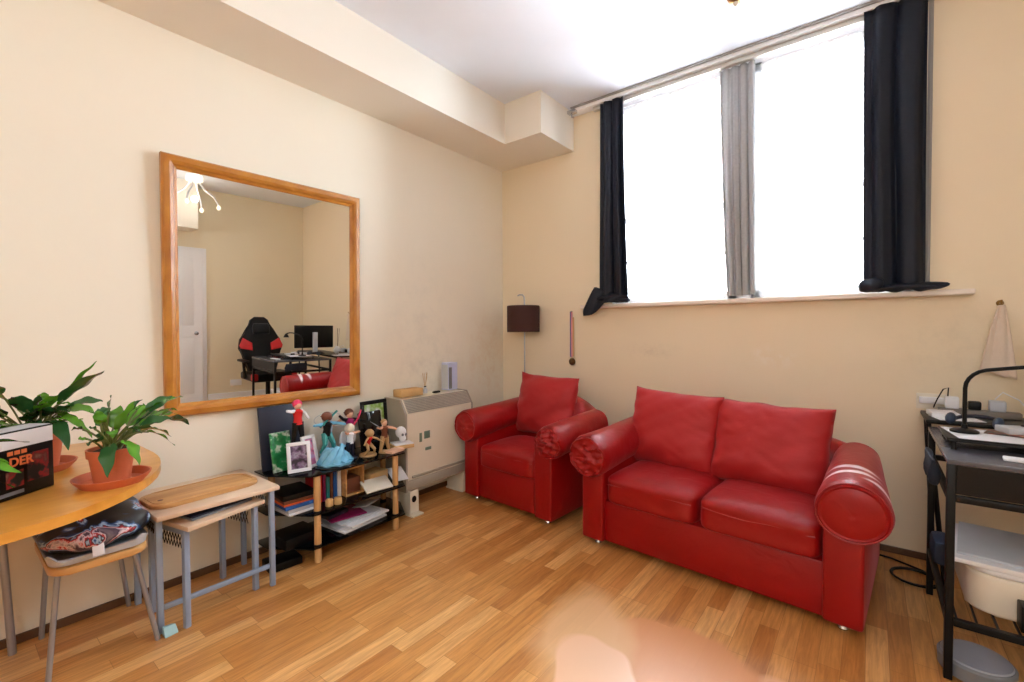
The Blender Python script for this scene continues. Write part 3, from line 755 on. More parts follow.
def potted(label, loc, r0, r1, hh, leaves, seed):
    """leaves: (tip xyz world, width, rise, blade start)"""
    t = thing('potted_plant', label, 'plant', loc)
    bm = new(); lathe(bm, [(r0, 0), (r0 * 1.0 + (r1 - r0) * 0.75, hh * 0.76), (r1 * 1.03, hh * 0.77), (r1 * 1.06, hh), (r1 * 0.98, hh), (r1 * 0.92, hh * 0.86)], seg=36); obj('pot', bm, m_terra, t, sharp=30)
    bm = new(); lathe(bm, [(r1 * 0.93, hh * 0.85), (r1 * 0.9, hh * 0.9), (r1 * 0.5, hh * 0.95), (0.004, hh * 0.96)], seg=24); rnd_disp(bm, 0.008, 60, seed); obj('soil', bm, m_soil, t)
    bl = new(); bl2 = new(); bs = new()
    rr = random.Random(seed)
    cen = Vector((sum(l[0][i] for l in leaves) / len(leaves) for i in range(3)))
    for k in range(13):
        a = rr.uniform(0, 2 * PI); q = rr.uniform(0.05, 0.13)
        leaves = leaves + [((loc[0] * .6 + cen.x * .4 + q * math.cos(a), loc[1] * .6 + cen.y * .4 + q * math.sin(a), loc[2] + hh + rr.uniform(0.02, 0.13)), rr.uniform(0.026, 0.042), rr.uniform(0.02, 0.07), rr.uniform(0.5, 0.68))]
    for k, (tip, w, rise, bd) in enumerate(leaves):
        lt = Vector(tip) - Vector(loc)
        b0 = Vector((rr.uniform(-.3, .3) * r1, rr.uniform(-.3, .3) * r1, hh * 0.93))
        leaf_mesh(bl if k % 2 else bl2, b0, lt, w, rise, bd, seed + k); stem_mesh(bs, b0, lt, rise, bd + 0.04)
    obj('foliage', bl, m_leaf, t, sharp=180); obj('dark_foliage', bl2, m_leaf2, t, sharp=180); obj('stems', bs, m_stem, t)
    return t
def saucer(label, loc, r):
    bm = new(); lathe(bm, [(r * 0.8, 0), (r * 0.97, 0.020), (r, 0.026), (r * 0.95, 0.026), (r * 0.80, 0.006)], seg=40); o = obj('plant_saucer', bm, m_terra, sharp=30); o.location = loc
    return tag(o, label, 'saucer', 'plant saucers on the table')
pA = (0.790, -2.834, 0.751)
saucer('terracotta saucer under the right-hand plant at the table tip', (0.785, -2.832, 0.744), 0.094)
LA = [((0.56, -2.565, 0.850), 0.045, 0.11, 0.62), ((0.62, -2.60, 0.965), 0.05, 0.07, 0.52), ((0.74, -2.665, 0.985), 0.045, 0.05, 0.5), ((0.72, -2.655, 0.935), 0.04, 0.02, 0.6),
      ((0.80, -2.832, 1.012), 0.04, 0.03, 0.55), ((0.86, -2.79, 0.995), 0.06, 0.01, 0.35), ((0.80, -2.76, 0.990), 0.055, 0.03, 0.4), ((0.62, -2.62, 0.905), 0.04, 0.07, 0.5),
      ((0.78, -2.68, 0.855), 0.045, 0.08, 0.5), ((0.88, -2.70, 0.845), 0.04, 0.10, 0.55), ((0.91, -2.865, 0.792), 0.05, 0.09, 0.42), ((0.93, -2.80, 0.815), 0.045, 0.09, 0.45),
      ((0.84, -2.74, 0.955), 0.04, 0.02, 0.5), ((0.70, -2.72, 0.96), 0.05, 0.03, 0.4), ((0.86, -2.74, 0.905), 0.04, 0.04, 0.45), ((0.74, -2.80, 0.97), 0.045, 0.02, 0.4),
      ((0.84, -2.89, 0.93), 0.02, 0.03, 0.75), ((0.88, -2.92, 0.905), 0.018, 0.03, 0.7), ((0.82, -2.69, 0.92), 0.05, 0.05, 0.45), ((0.70, -2.64, 0.93), 0.045, 0.07, 0.5), ((0.78, -2.86, 0.90), 0.03, 0.02, 0.6)]
potted('terracotta-potted leafy plant at the rounded tip of the table', pA, 0.043, 0.056, 0.102, LA, 3)
pB = (0.43, -2.965, 0.751)
saucer('terracotta saucer under the rear plant near the wall', (0.43, -2.962, 0.744), 0.105)
LB = [((0.62, -2.815, 1.075), 0.065, 0.03, 0.42), ((0.60, -2.83, 1.105), 0.018, 0.04, 0.4), ((0.50, -2.80, 0.96), 0.05, 0.07, 0.45), ((0.62, -2.85, 0.86), 0.055, 0.12, 0.45),
      ((0.66, -2.91, 0.84), 0.05, 0.13, 0.45), ((0.55, -2.83, 0.93), 0.05, 0.08, 0.4), ((0.66, -3.09, 1.08), 0.05, 0.07, 0.55), ((0.70, -3.12, 1.02), 0.045, 0.05, 0.5),
      ((0.60, -3.10, 0.97), 0.06, 0.06, 0.4), ((0.70, -3.12, 0.93), 0.06, 0.06, 0.4), ((0.60, -2.98, 0.96), 0.06, 0.04, 0.35), ((0.45, -2.88, 0.99), 0.05, 0.04, 0.4),
      ((0.40, -2.86, 0.93), 0.05, 0.06, 0.45), ((0.35, -3.05, 1.0), 0.05, 0.05, 0.4), ((0.62, -2.90, 0.95), 0.055, 0.06, 0.4), ((0.66, -3.05, 0.90), 0.055, 0.07, 0.4),
      ((0.50, -2.95, 1.0), 0.045, 0.02, 0.4), ((0.50, -2.86, 0.90), 0.05, 0.08, 0.45), ((0.58, -3.02, 1.01), 0.05, 0.04, 0.45), ((0.64, -2.88, 0.905), 0.045, 0.08, 0.45), ((0.57, -2.95, 0.9), 0.055, 0.06, 0.4)]
potted('terracotta-potted leafy plant behind the game box near the wall', pB, 0.060, 0.078, 0.125, LB, 11)
pC = (0.80, -3.30, 0.751)
LC = [((0.86, -3.01, 0.915), 0.045, 0.06, 0.5), ((0.90, -3.03, 0.845), 0.045, 0.10, 0.55), ((0.92, -3.045, 0.815), 0.04, 0.11, 0.55), ((0.88, -3.05, 0.87), 0.045, 0.09, 0.55),
      ((0.95, -3.15, 1.0), 0.05, 0.05, 0.5), ((0.65, -3.2, 1.05), 0.06, 0.05, 0.5), ((0.95, -3.4, 0.98), 0.05, 0.06, 0.5), ((0.7, -3.5, 0.95), 0.05, 0.06, 0.5), ((0.9, -3.3, 1.05), 0.05, 0.03, 0.4), ((0.6, -3.35, 0.95), 0.05, 0.05, 0.4)]
potted('leafy plant mostly out of view at the left, leaves reaching over the game box', pC, 0.056, 0.07, 0.12, LC, 23)

# game box on the table
gb = thing('game_box', 'black illustrated game box with orange lettering standing on the table', 'box', (0.675, -2.945, 0.745), math.atan2(-0.787, 0.616))
# local x runs along the front (away from the tip), local y = towards the camera side is -y ... front face at y=0, depth to -y
gl_ = 0.34; gd = 0.085; gh = 0.185
bm = new(); box(bm, 0, gl_, -gd, 0, 0, gh, 0.002); obj('carton', bm, m_blackpl, gb)
bm = new(); box(bm, 0.002, gl_ - 0.002, 0.0002, 0.0012, gh * 0.74, gh - 0.004); obj('white_band', bm, m_paper, gb, smooth=False)
bm = new(); box(bm, 0.004, gl_ - 0.004, -gd + 0.02, -0.004, gh, gh + 0.001); obj('top_panel', bm, m_lgrey, gb, smooth=False)
def art_material():
    m = bpy.data.materials.new('box_art'); m.use_nodes = True; nt = m.node_tree; b = nt.nodes['Principled BSDF']
    tc = nt.nodes.new('ShaderNodeTexCoord'); v = nt.nodes.new('ShaderNodeTexNoise'); v.inputs['Scale'].default_value = 26; v.inputs['Detail'].default_value = 3
    nt.links.new(tc.outputs['Object'], v.inputs['Vector'])
    rp = nt.nodes.new('ShaderNodeValToRGB'); e = rp.color_ramp.elements; e[0].color = rgb(14, 20, 26); e[1].color = rgb(190, 176, 150)
    for p, c in ((0.45, (30, 40, 40)), (0.52, (150, 30, 34)), (0.6, (96, 44, 40))): k = rp.color_ramp.elements.new(p); k.color = rgb(*c)
    nt.links.new(v.outputs['Fac'], rp.inputs['Fac']); nt.links.new(rp.outputs['Color'], b.inputs['Base Color']); b.inputs['Roughness'].default_value = 0.35
    return m
ma = art_material()
bm = new(); box(bm, 0.016, 0.075, 0.0002, 0.0012, 0.035, 0.115); obj('picture_panel', bm, ma, gb, smooth=False)
bm = new(); box(bm, 0.085, 0.13, 0.0002, 0.0012, 0.03, 0.075); obj('picture_panel', bm, ma, gb, smooth=False)
m_ol = plain('orange_lettering', (226, 120, 66))
FM = Matrix.Rotation(PI, 4, 'Z') @ Matrix.Rotation(PI / 2, 4, 'X')
text_mesh('lettering', 'DER', 0.034, m_ol, gb, Matrix.Translation((0.090, 0.001, 0.088)) @ FM)
bm = new()
for k in range(3): box(bm, 0.075 + k * 0.018, 0.089 + k * 0.018, 0.0002, 0.0014, 0.119, 0.130)
obj('small_lettering', bm, m_ol, gb, smooth=False)
bm = new(); box(bm, 0.085, 0.20, 0.0002, 0.0012, 0.010, 0.020); obj('caption_strip', bm, m_grey, gb, smooth=False)

# ------------------------------------------------------------------ nested side tables
def side_table(name, label, loc, rz, w, d, h, foot_bar, group):
    t = thing(name, label, 'table', loc, rz, group)
    bm = new(); box(bm, -w / 2, w / 2, -d / 2, d / 2, h - 0.020, h, 0.004); obj('tabletop', bm, m_lightwood, t)
    for sx in (-1, 1):
        for sy in (-1, 1):
            bm = new(); x = sx * (w / 2 - 0.05) ; y = sy * (d / 2 - 0.018); box(bm, x - 0.011, x + 0.011, y - 0.011, y + 0.011, 0, h - 0.02, 0.003); obj('leg', bm, m_steel, t)
    bm = new(); zz = h - 0.035
    for sy in (-1, 1):
        y = sy * (d / 2 - 0.018); box(bm, -w / 2 + 0.05, w / 2 - 0.05, y - 0.008, y + 0.008, zz - 0.01, zz + 0.012)
    obj('side_rail', bm, m_steel, t)
    if foot_bar:
        x = w / 2 - 0.05
        bm = new(); box(bm, x - 0.006, x + 0.006, -d / 2 + 0.03, d / 2 - 0.03, 0.088, 0.110, 0.003); obj('foot_bar', bm, m_steel, t)
    # concertina wire bracket below the top at each end
    for sy in (-1, 1):
        bm = new(); y = sy * (d / 2 - 0.03)
        pts = [(-w / 2 + 0.08 + (w - 0.16) * k / 9, y, h - 0.06 - (0.055 if k % 2 else 0.0)) for k in range(10)]
        tube(bm, pts, 0.002, 5); tube(bm, [(p[0], p[1], 2 * (h - 0.0875) - p[2]) for p in pts], 0.002, 5); obj('wire_bracket', bm, m_black, t)
    return t
side_table('nesting_table', 'taller pale-topped nesting table with silver legs, below the mirror', (0.215, -2.405, 0), 0, 0.42, 0.47, 0.482, True, 'nest of two tables')
side_table('nesting_table', 'smaller pale-topped nesting table pulled half out from under the taller one', (0.265, -2.425, 0), R(13), 0.34, 0.335, 0.425, False, 'nest of two tables')
bb = thing('bread_board', 'long rounded wooden bread board on the taller nesting table', 'chopping board', (0.235, -2.425, 0.483), R(3))
poly = []
for (cx, cy, a0) in ((0.055, 0.15, 0), (-0.055, 0.15, 90), (-0.055, -0.15, 180), (0.055, -0.15, 270)):
    for k in range(8): a = R(a0 + 90 * k / 7); poly.append((cx + 0.052 * math.cos(a), cy + 0.06 * math.sin(a)))
bm = new(); prism(bm, poly, 0, 0.018, 0.006, seg=3); obj('board', bm, m_board, bb)
bm = new(); pts = [(x * 0.86, y * 0.93, 0.0185) for x, y in poly]; tube(bm, pts + [pts[0]], 0.003, 6, caps=False); obj('juice_groove', bm, m_board, bb)
bm = new(); lathe(bm, [(0.010, 0.0182), (0.010, 0.0188)], c=(0.03, -0.165, 0), seg=14); obj('burnt_mark', bm, m_brown, bb)
lp = thing('closed_laptop', 'slim dark closed laptop on the smaller nesting table', 'laptop', (0.275, -2.42, 0.426), R(13))
bm = new(); box(bm, -0.12, 0.12, -0.13, 0.13, 0.001, 0.011, 0.003); obj('base', bm, m_grey, lp)
bm = new(); box(bm, -0.12, 0.12, -0.13, 0.13, 0.0115, 0.019, 0.003); obj('lid', bm, m_navy, lp)
bm = new(); prism(bm, [(0, 0), (0.06, 0.0), (0.05, 0.075), (0.01, 0.06)], 0, 0.035, 0.004); 
for v in bm.verts:
    if v.co.z > 0.02: v.co.x *= 0.5; v.co.y *= 0.9
o = obj('foot_wedge', bm, plain('pale_blue_plastic', (160, 196, 200))); o.location = (0.396, -2.622, 0.0); o.scale = (0.6, 0.6, 1.0); tag(o, 'pale blue plastic wedge on the floor at the nesting table foot', 'wedge')

# ------------------------------------------------------------------ glass media unit
U = thing('media_unit', 'three-tier black glass media unit with beech poles below the mirror', 'shelf unit', (0, -1.69, 0))
sh = [(0.03, -0.43), (0.16, -0.43), (0.365, -0.29), (0.37, 0.29), (0.19, 0.395), (0.03, 0.395)]
SZ = (0.088, 0.262, 0.462)
for z in SZ:
    bm = new(); prism(bm, sh, z - 0.007, z + 0.001, 0.002); obj('glass_shelf', bm, m_blackgl, U)
for (x, y) in ((0.335, -0.25), (0.332, 0.247), (0.07, -0.36), (0.07, 0.35)):
    bm = new()
    for z0, z1 in ((0.0, SZ[0] - 0.012), (SZ[0] + 0.006, SZ[1] - 0.012), (SZ[1] + 0.006, SZ[2] - 0.007)):
        lathe(bm, [(0.0165, z0), (0.0175, z0 + 0.002), (0.0175, z1 - 0.002), (0.0165, z1)], seg=20)
    p = obj('pole', bm, m_beech, U); p.location = (x, y, 0)
    bm = new()
    for z in SZ[:2]: lathe(bm, [(0.019, z - 0.013), (0.019, z - 0.0075)], seg=20); lathe(bm, [(0.019, z + 0.0015), (0.019, z + 0.007)], seg=20)
    c = obj('clamp_ring', bm, m_black, p)
UZ = SZ[2] + 0.002
UY = -1.69
# --- things on the top shelf
def slab(name, label, cat, loc, dims, m, rz=0.0, rx=0.0, ry=0.0, group=None, bev=0.002):
    bm = new(); a, b, c = dims; box(bm, -a / 2, a / 2, -b / 2, b / 2, 0, c, bev)
    o = obj(name, bm, m); o.location = loc; o.rotation_euler = (rx, ry, rz)
    return tag(o, label, cat, group)
slab('folder', 'tall navy folder leaning on the wall at the left of the top glass shelf', 'folder', (0.085, -1.995, UZ), (0.015, 0.215, 0.335), m_navy, ry=R(-8))
def picture_frame(label, loc, w, h, rz, lean, mf, mp_):
    t = thing('photo_frame', label, 'picture frame', loc, rz)
    M0 = Matrix.Rotation(lean, 4, 'Y'); f_ = 0.018 if w < 0.2 else 0.024
    bm = new()
    for (a, b, c, d) in ((-w / 2, w / 2, 0, f_), (-w / 2, w / 2, h - f_, h), (-w / 2, -w / 2 + f_, f_, h - f_), (w / 2 - f_, w / 2, f_, h - f_)): box(bm, 0, 0.014, a, b, c, d, 0.002, M=M0)
    obj('frame', bm, mf, t)
    bm = new(); box(bm, 0.002, 0.007, -w / 2 + f_, w / 2 - f_, f_, h - f_, M=M0); obj('picture', bm, mp_, t, smooth=False)
    return t
def print_material(name, stops, sc=10):
    m = bpy.data.materials.new(name); m.use_nodes = True; nt = m.node_tree; b = nt.nodes['Principled BSDF']
    tc = nt.nodes.new('ShaderNodeTexCoord'); n = nt.nodes.new('ShaderNodeTexNoise'); n.inputs['Scale'].default_value = sc; n.inputs['Detail'].default_value = 3
    nt.links.new(tc.outputs['Object'], n.inputs['Vector'])
    rp = nt.nodes.new('ShaderNodeValToRGB'); e = rp.color_ramp.elements; e[0].position = stops[0][0]; e[0].color = rgb(*stops[0][1]); e[1].position = stops[-1][0]; e[1].color = rgb(*stops[-1][1])
    for p, c in stops[1:-1]: k = e.new(p); k.color = rgb(*c)
    nt.links.new(n.outputs['Fac'], rp.inputs['Fac']); nt.links.new(rp.outputs['Color'], b.inputs['Base Color']); b.inputs['Roughness'].default_value = 0.3
    return m
mp_green = print_material('green_landscape_print', [(0.35, (240, 242, 244)), (0.5, (150, 190, 90)), (0.6, (60, 110, 50)), (0.7, (210, 216, 220))], 12)
mp_purple = print_material('purple_print_art', [(0.38, (40, 30, 44)), (0.48, (112, 86, 118)), (0.56, (150, 140, 160)), (0.66, (46, 36, 50))], 24)
mp_pinkp = print_material('pink_poster_art', [(0.40, (190, 160, 200)), (0.5, (214, 120, 160)), (0.6, (110, 90, 150)), (0.7, (220, 220, 230))], 24)
mp_mix = print_material('mixed_print_art', [(0.36, (22, 20, 24)), (0.46, (70, 56, 40)), (0.54, (150, 40, 40)), (0.6, (180, 140, 90)), (0.7, (20, 24, 30))], 30)
mp_gr = print_material('green_cover_art', [(0.36, (24, 110, 60)), (0.5, (40, 140, 80)), (0.6, (200, 210, 200)), (0.7, (30, 96, 52))], 18)
picture_frame('black framed green landscape photo standing at the right of the top shelf', (0.055, -1.385, UZ), 0.20, 0.285, R(2), R(-5), m_blackpl, mp_green)
picture_frame('white framed purple picture at the front left of the top shelf', (0.245, -1.985, UZ), 0.115, 0.155, R(-16), R(-14), m_paper, mp_purple)
picture_frame('small white framed pink picture beside the purple one', (0.225, -1.905, UZ), 0.085, 0.175, R(14), R(-14), m_paper, mp_pinkp)
picture_frame('green illustrated card standing behind the purple picture', (0.155, -2.03, UZ), 0.105, 0.205, R(4), R(-10), mp_gr, mp_gr)
slab('tablet', 'black rounded tablet standing on edge before the landscape photo', 'tablet', (0.155, -1.475, UZ), (0.012, 0.165, 0.235), m_blackgl, ry=R(-9), bev=0.006)
# small display figures, each on its own base
def figurine(label, loc, h, base_m, parts, rz=0.0, base_r=0.03):
    t = thing('figurine', label, 'figurine', loc, rz, 'figurines on the top shelf')
    bm = new(); lathe(bm, [(base_r, 0), (base_r, 0.006), (base_r * 0.92, 0.010)], seg=20); obj('base', bm, base_m, t)
    for nm, m, fn in parts:
        if nm in ('legs', 'arms'):
            for s in (-1, 1): bm = new(); fn(bm, h, s); obj(nm[:-1], bm, m, t)
        elif nm == 'wings':
            for s in (-1, 1): bm = new(); ball(bm, (-0.02, s * 0.032, 0.62 * h), 0.004, 0.03, 0.045, 12); obj('wing', bm, m, t)
        else:
            bm = new(); fn(bm, h); obj(nm, bm, m, t)
    return t
def legs(sp, bend=0.0):
    def f(bm, h, s): tube(bm, [(0, s * 0.05 * h, 0.50 * h), (bend * h, s * (0.05 + sp * .5) * h, 0.27 * h), (bend * 0.3 * h, s * (0.05 + sp) * h, 0.012)], 0.02, 8, radii=[0.080 * h, 0.060 * h, 0.044 * h])
    return f
def torso(lean=0.0):
    def f(bm, h): tube(bm, [(0, 0, 0.46 * h), (lean * h * .5, 0, 0.60 * h), (lean * h, 0, 0.76 * h), (lean * h, 0, 0.81 * h)], 0.02, 10, radii=[0.105 * h, 0.085 * h, 0.115 * h, 0.04 * h])
    return f
def arms(a, b, lean=0.0):
    def f(bm, h, s):
        dy, dz, dx = a if s < 0 else b
        sh_ = Vector((lean * h, s * 0.07 * h, 0.76 * h)); el = sh_ + Vector((dx * .5, s * dy * .5, dz * .3)) * h; hd = sh_ + Vector((dx, s * dy, dz)) * h
        tube(bm, [sh_, el, hd], 0.01, 8, radii=[0.046 * h, 0.038 * h, 0.03 * h])
    return f
def head(lean=0.0):
    def f(bm, h): ball(bm, (lean * h, 0, 0.895 * h), 0.092 * h, 0.088 * h, 0.098 * h, 14)
    return f
def hair(lean=0.0, big=1.0):
    def f(bm, h):
        ball(bm, (lean * h - 0.02 * h, 0, 0.925 * h), 0.105 * h * big, 0.108 * h * big, 0.10 * h * big, 12)
        for k in range(7):
            a = k * 0.9; tube(bm, [(lean * h - 0.03 * h, 0, 0.93 * h), (lean * h + (-0.06 + 0.05 * math.cos(a)) * h * big, 0.11 * math.sin(a) * h * big, (0.93 + 0.05 * math.cos(a * 1.7)) * h)], 0.01, 6, radii=[0.04 * h * big, 0.008 * h])
    return f
figurine('tall pink-haired figurine in red on the left of the top shelf', (0.175, -1.955, UZ + 0.13), 0.235, m_blackpl, [('legs', m_blackpl, legs(0.06)), ('torso', m_bright, torso()), ('arms', m_paper, arms((0.22, 0.05, 0.1), (0.16, -0.2, 0.05))), ('head', m_skin, head()), ('hair', m_pink, hair(0, 1.0))])
slab('display_box', 'low black display box under the pink-haired figurine', 'box', (0.175, -1.955, UZ), (0.07, 0.08, 0.129), m_blackpl)
figurine('brown-haired leaping figurine above the blue resin wave', (0.215, -1.815, UZ + 0.055), 0.225, m_sky, [('legs', m_teal, legs(0.12, 0.12)), ('torso', m_blackpl, torso(0.05)), ('arms', m_sky, arms((0.34, 0.02, 0.12), (0.32, -0.06, 0.18), 0.05)), ('head', m_skin, head(0.05)), ('hair', m_brown, hair(0.05, 1.25)), ('staff', m_teal, lambda bm, h: tube(bm, [(0.1 * h, -0.05, 0.7 * h), (0.12 * h, 0.05, 1.05 * h)], 0.006, 8))])
# wave sculpture
bm = new()
for k in range(9):
    a = k * 0.72; r0 = 0.045 + 0.004 * k
    tube(bm, [(0.065 * math.cos(a), 0.075 * math.sin(a), 0.004), (0.05 * math.cos(a + .5), 0.06 * math.sin(a + .5), 0.03 + 0.004 * k), (0.03 * math.cos(a + 1.1), 0.045 * math.sin(a + 1.1), 0.05 + 0.006 * k), (0.045 * math.cos(a + 1.6), 0.05 * math.sin(a + 1.6), 0.058 + 0.004 * k)], 0.02, 10, radii=[0.026, 0.022, 0.014, 0.004])
lathe(bm, [(0.085, 0), (0.088, 0.012), (0.06, 0.022), (0.03, 0.024)], seg=28, sy=1.1); rnd_disp(bm, 0.008, 30, 4)
wv = obj('wave_sculpture', bm, m_sky); wv.location = (0.27, -1.795, UZ + 0.008); tag(wv, 'swirling sky-blue resin wave ornament on a round black plinth', 'ornament')
bm = new(); lathe(bm, [(0.098, 0), (0.1, 0.003), (0.098, 0.007)], seg=36, sy=1.15); o = obj('round_plinth', bm, m_blackgl); o.location = (0.265, -1.795, UZ); tag(o, 'thin round black plinth under the blue wave ornament', 'plinth')
figurine('white and pink winged figurine right of the blue wave', (0.225, -1.675, UZ), 0.19, m_navy, [('legs', m_navy, legs(0.05)), ('torso', m_paper, torso()), ('arms', m_skin, arms((0.2, 0.1, 0.1), (0.22, 0.02, 0.1))), ('head', m_skin, head()), ('hair', m_cream, hair(0, 1.4)), ('wings', m_lgrey, lambda bm, h: [ball(bm, (-0.02, s * 0.032, 0.62 * h), 0.004, 0.03, 0.045, 12) for s in (-1, 1)])], rz=R(10), base_r=0.04)
figurine('clear-winged pale figurine at the back of the top shelf', (0.09, -1.735, UZ), 0.235, m_cream, [('legs', m_lgrey, legs(0.04)), ('torso', m_lgrey, torso()), ('arms', m_skin, arms((0.25, 0.1, 0.1), (0.25, 0.15, 0.1))), ('head', m_skin, head()), ('hair', m_lgrey, hair(0, 1.1)), ('halo_wire', m_steel2, lambda bm, h: tube(bm, [(0, 0.085 * math.sin(a) , 0.95 * h + 0.035 * math.cos(a)) for a in [k * 0.35 for k in range(19)]], 0.0012, 5))])
figurine('dark figurine with a magenta ribbon behind the tablet', (0.10, -1.60, UZ), 0.26, m_blackpl, [('legs', m_blackpl, legs(0.05)), ('torso', m_mag, torso()), ('arms', m_blackpl, arms((0.24, 0.14, 0.1), (0.24, -0.05, 0.15))), ('head', m_skin, head()), ('hair', m_brown, hair(0, 1.0)), ('ribbon', m_pink, lambda bm, h: tube(bm, [(0.03, 0.0, 0.6 * h), (0.045, 0.03, 0.8 * h), (0.03, 0.06, 0.97 * h)], 0.006, 6))])
figurine('crouching tan and red figurine in front of the tablet', (0.25, -1.575, UZ), 0.145, m_tan, [('legs', m_tan, legs(0.2, 0.25)), ('torso', m_bright, torso(0.15)), ('arms', m_tan, arms((0.4, -0.2, 0.3), (0.35, -0.25, 0.3), 0.15)), ('head', m_skin, head(0.15)), ('hair', m_tan, hair(0.15, 1.7))], base_r=0.05)
figurine('standing tan warrior figurine with a sword beside the tablet', (0.275, -1.475, UZ), 0.20, m_tan, [('legs', m_tan, legs(0.10)), ('torso', m_brown, torso()), ('arms', m_skin, arms((0.25, 0.05, 0.1), (0.3, -0.1, 0.1))), ('head', m_skin, head()), ('hair', m_tan, hair(0, 0.9)), ('sword', m_grey, lambda bm, h: tube(bm, [(0.02, -0.045, 0.8 * h), (0.03, -0.12, 1.05 * h)], 0.003, 6, radii=[0.004, 0.001]))], base_r=0.035)
o = slab('trinket_tray', 'small reddish trinket tray at the right front of the top shelf', 'tray', (0.315, -1.435, UZ), (0.07, 0.11, 0.018), m_skin, rz=R(8), bev=0.005)
slab('paperback', 'tan-edged paperback book under the white skull ornament', 'book', (0.255, -1.335, UZ), (0.11, 0.125, 0.022), m_card, rz=R(-12))
slab('notepad', 'white notepad lying on the tan-edged paperback', 'notepad', (0.255, -1.33, UZ + 0.0225), (0.10, 0.12, 0.008), m_paper, rz=R(-18))
skl = thing('skull_ornament', 'small white skull ornament on the books at the right end of the top shelf', 'ornament', (0.25, -1.33, UZ + 0.031))
bm = new(); ball(bm, (-0.004, 0, 0.062), 0.038, 0.032, 0.037, 20); ball(bm, (0.012, 0, 0.026), 0.022, 0.021, 0.024, 16); obj('cranium', bm, m_paper, skl)
bm = new()
for s in (-1, 1): ball(bm, (0.029, s * 0.012, 0.052), 0.008, 0.008, 0.009, 10)
obj('eye_sockets', bm, m_grey, skl)
# --- middle shelf
MZ = SZ[1] + 0.0015
zz = MZ
for k, (m, th, lab, dx) in enumerate([(m_paper, 0.012, 'thin white booklet at the bottom of the flat stack on the middle shelf', 0.0), (m_lgrey, 0.022, 'pale grey pad second from the bottom of the flat stack', -0.004), (m_blue, 0.016, 'blue hardback lying flat above the pale pads on the middle shelf', 0.006), (m_orange, 0.013, 'orange book lying flat on the blue hardback', -0.005), (m_brown, 0.014, 'dark brown box file lying on the orange book', 0.004), (m_blackpl, 0.025, 'black game case at the top of the flat stack', -0.002)]):
    slab('book', lab, 'book', (0.195 + dx, -2.0 if k > 1 else -1.985, zz), (0.19, 0.165, th), m, rz=R(2 - k * 1.3), group='flat stack on the middle shelf'); zz += th + 0.0006
zz0 = MZ
yy = -1.885
for (m, th, hh, lab) in [(m_bright, 0.030, 0.15, 'bright red case standing upright right of the beech pole'), (m_mag, 0.016, 0.165, 'magenta case standing beside the bright red case'), (m_teal, 0.02, 0.13, 'teal case standing in the upright row'), (m_brown, 0.016, 0.165, 'brown case standing in the upright row'), (m_blue, 0.020, 0.16, 'blue case standing in the upright row'), (m_paper, 0.022, 0.15, 'white case at the right end of the upright row')]:
    slab('game_case', lab, 'case', (0.17, yy + th / 2, MZ), (0.13, th, hh), m, group='upright cases on the middle shelf', bev=0.003); yy += th + 0.004
for k, (a, b) in enumerate(((0.312, -1.86), (0.322, -1.815))):
    bm = new(); lathe(bm, [(0.019, 0), (0.0205, 0.003), (0.0205, 0.030), (0.018, 0.036)], seg=20); o = obj('candle_tin', bm, m_card); o.location = (a, b, MZ)
    tag(o, ('orange-tan candle tin nearer the left pole', 'orange-tan candle tin right of its twin')[k] + ' on the middle shelf', 'tin', 'candle tins')
wb = thing('wooden_crate', 'small open wooden crate on the middle shelf', 'crate', (0.19, -1.675, MZ))
bm = new(); box(bm, -0.08, 0.08, -0.06, -0.052, 0, 0.15, 0.001); box(bm, -0.08, 0.08, 0.052, 0.06, 0, 0.15, 0.001); box(bm, -0.08, 0.08, -0.052, 0.052, 0, 0.008, 0.001); obj('sides', bm, m_board, wb, smooth=False)
bm = new(); box(bm, -0.08, 0.08, -0.064, 0.064, 0.151, 0.158, 0.001); obj('top_board', bm, m_board, wb, smooth=False)
slab('tin_box', 'tan carton standing inside the wooden crate on the middle shelf', 'box', (0.21, -1.675, MZ + 0.009), (0.09, 0.085, 0.085), m_brown)
slab('booklet', 'folded cream booklet leaning at the right of the middle shelf', 'booklet', (0.30, -1.555, MZ + 0.028), (0.10, 0.17, 0.010), m_cream, rz=R(-6), ry=R(28))
slab('cardboard_sleeve', 'open tan cardboard sleeve behind the cream booklet', 'cardboard', (0.19, -1.50, MZ), (0.11, 0.14, 0.08), m_card, rz=R(8))
slab('envelope', 'pale envelope poking past the right pole on the middle shelf', 'envelope', (0.25, -1.365, MZ + 0.035), (0.13, 0.10, 0.004), m_paper, rz=R(-14), ry=R(24))
# --- bottom shelf
BZ = SZ[0] + 0.0015; zz = BZ
for k, (m, dx, dy, rz_, w, d, lab) in enumerate([(m_paper, 0.07, 0.03, 6, 0.21, 0.30, 'white magazine at the bottom of the low pile'), (m_lgrey, 0.06, 0.02, -4, 0.21, 0.29, 'grey magazine second in the low pile'), (m_paper, 0.085, 0.05, 9, 0.20, 0.28, 'white magazine sliding out of the low pile'), (m_lgrey, 0.05, 0.02, 2, 0.20, 0.27, 'pale brochure near the top of the low pile'), (m_mag, 0.03, -0.02, -8, 0.18, 0.21, 'magenta magazine on top of the low pile')]):
    th = 0.011 if k < 4 else 0.008
    slab('magazine', lab, 'magazine', (0.15 + dx, -1.68 + dy, zz), (w, d, th), m, rz=R(rz_), group='magazine pile on the bottom shelf'); zz += th + 0.0008
slab('game_case', 'black case lying on the magenta magazine', 'case', (0.15, -1.755, zz), (0.12, 0.14, 0.02), m_navy, rz=R(12), group='dark cases on the bottom shelf')
slab('envelope', 'white envelope tilted on the right of the magazine pile', 'envelope', (0.17, -1.56, zz + 0.003), (0.15, 0.12, 0.004), m_paper, rz=R(20), ry=R(-12))
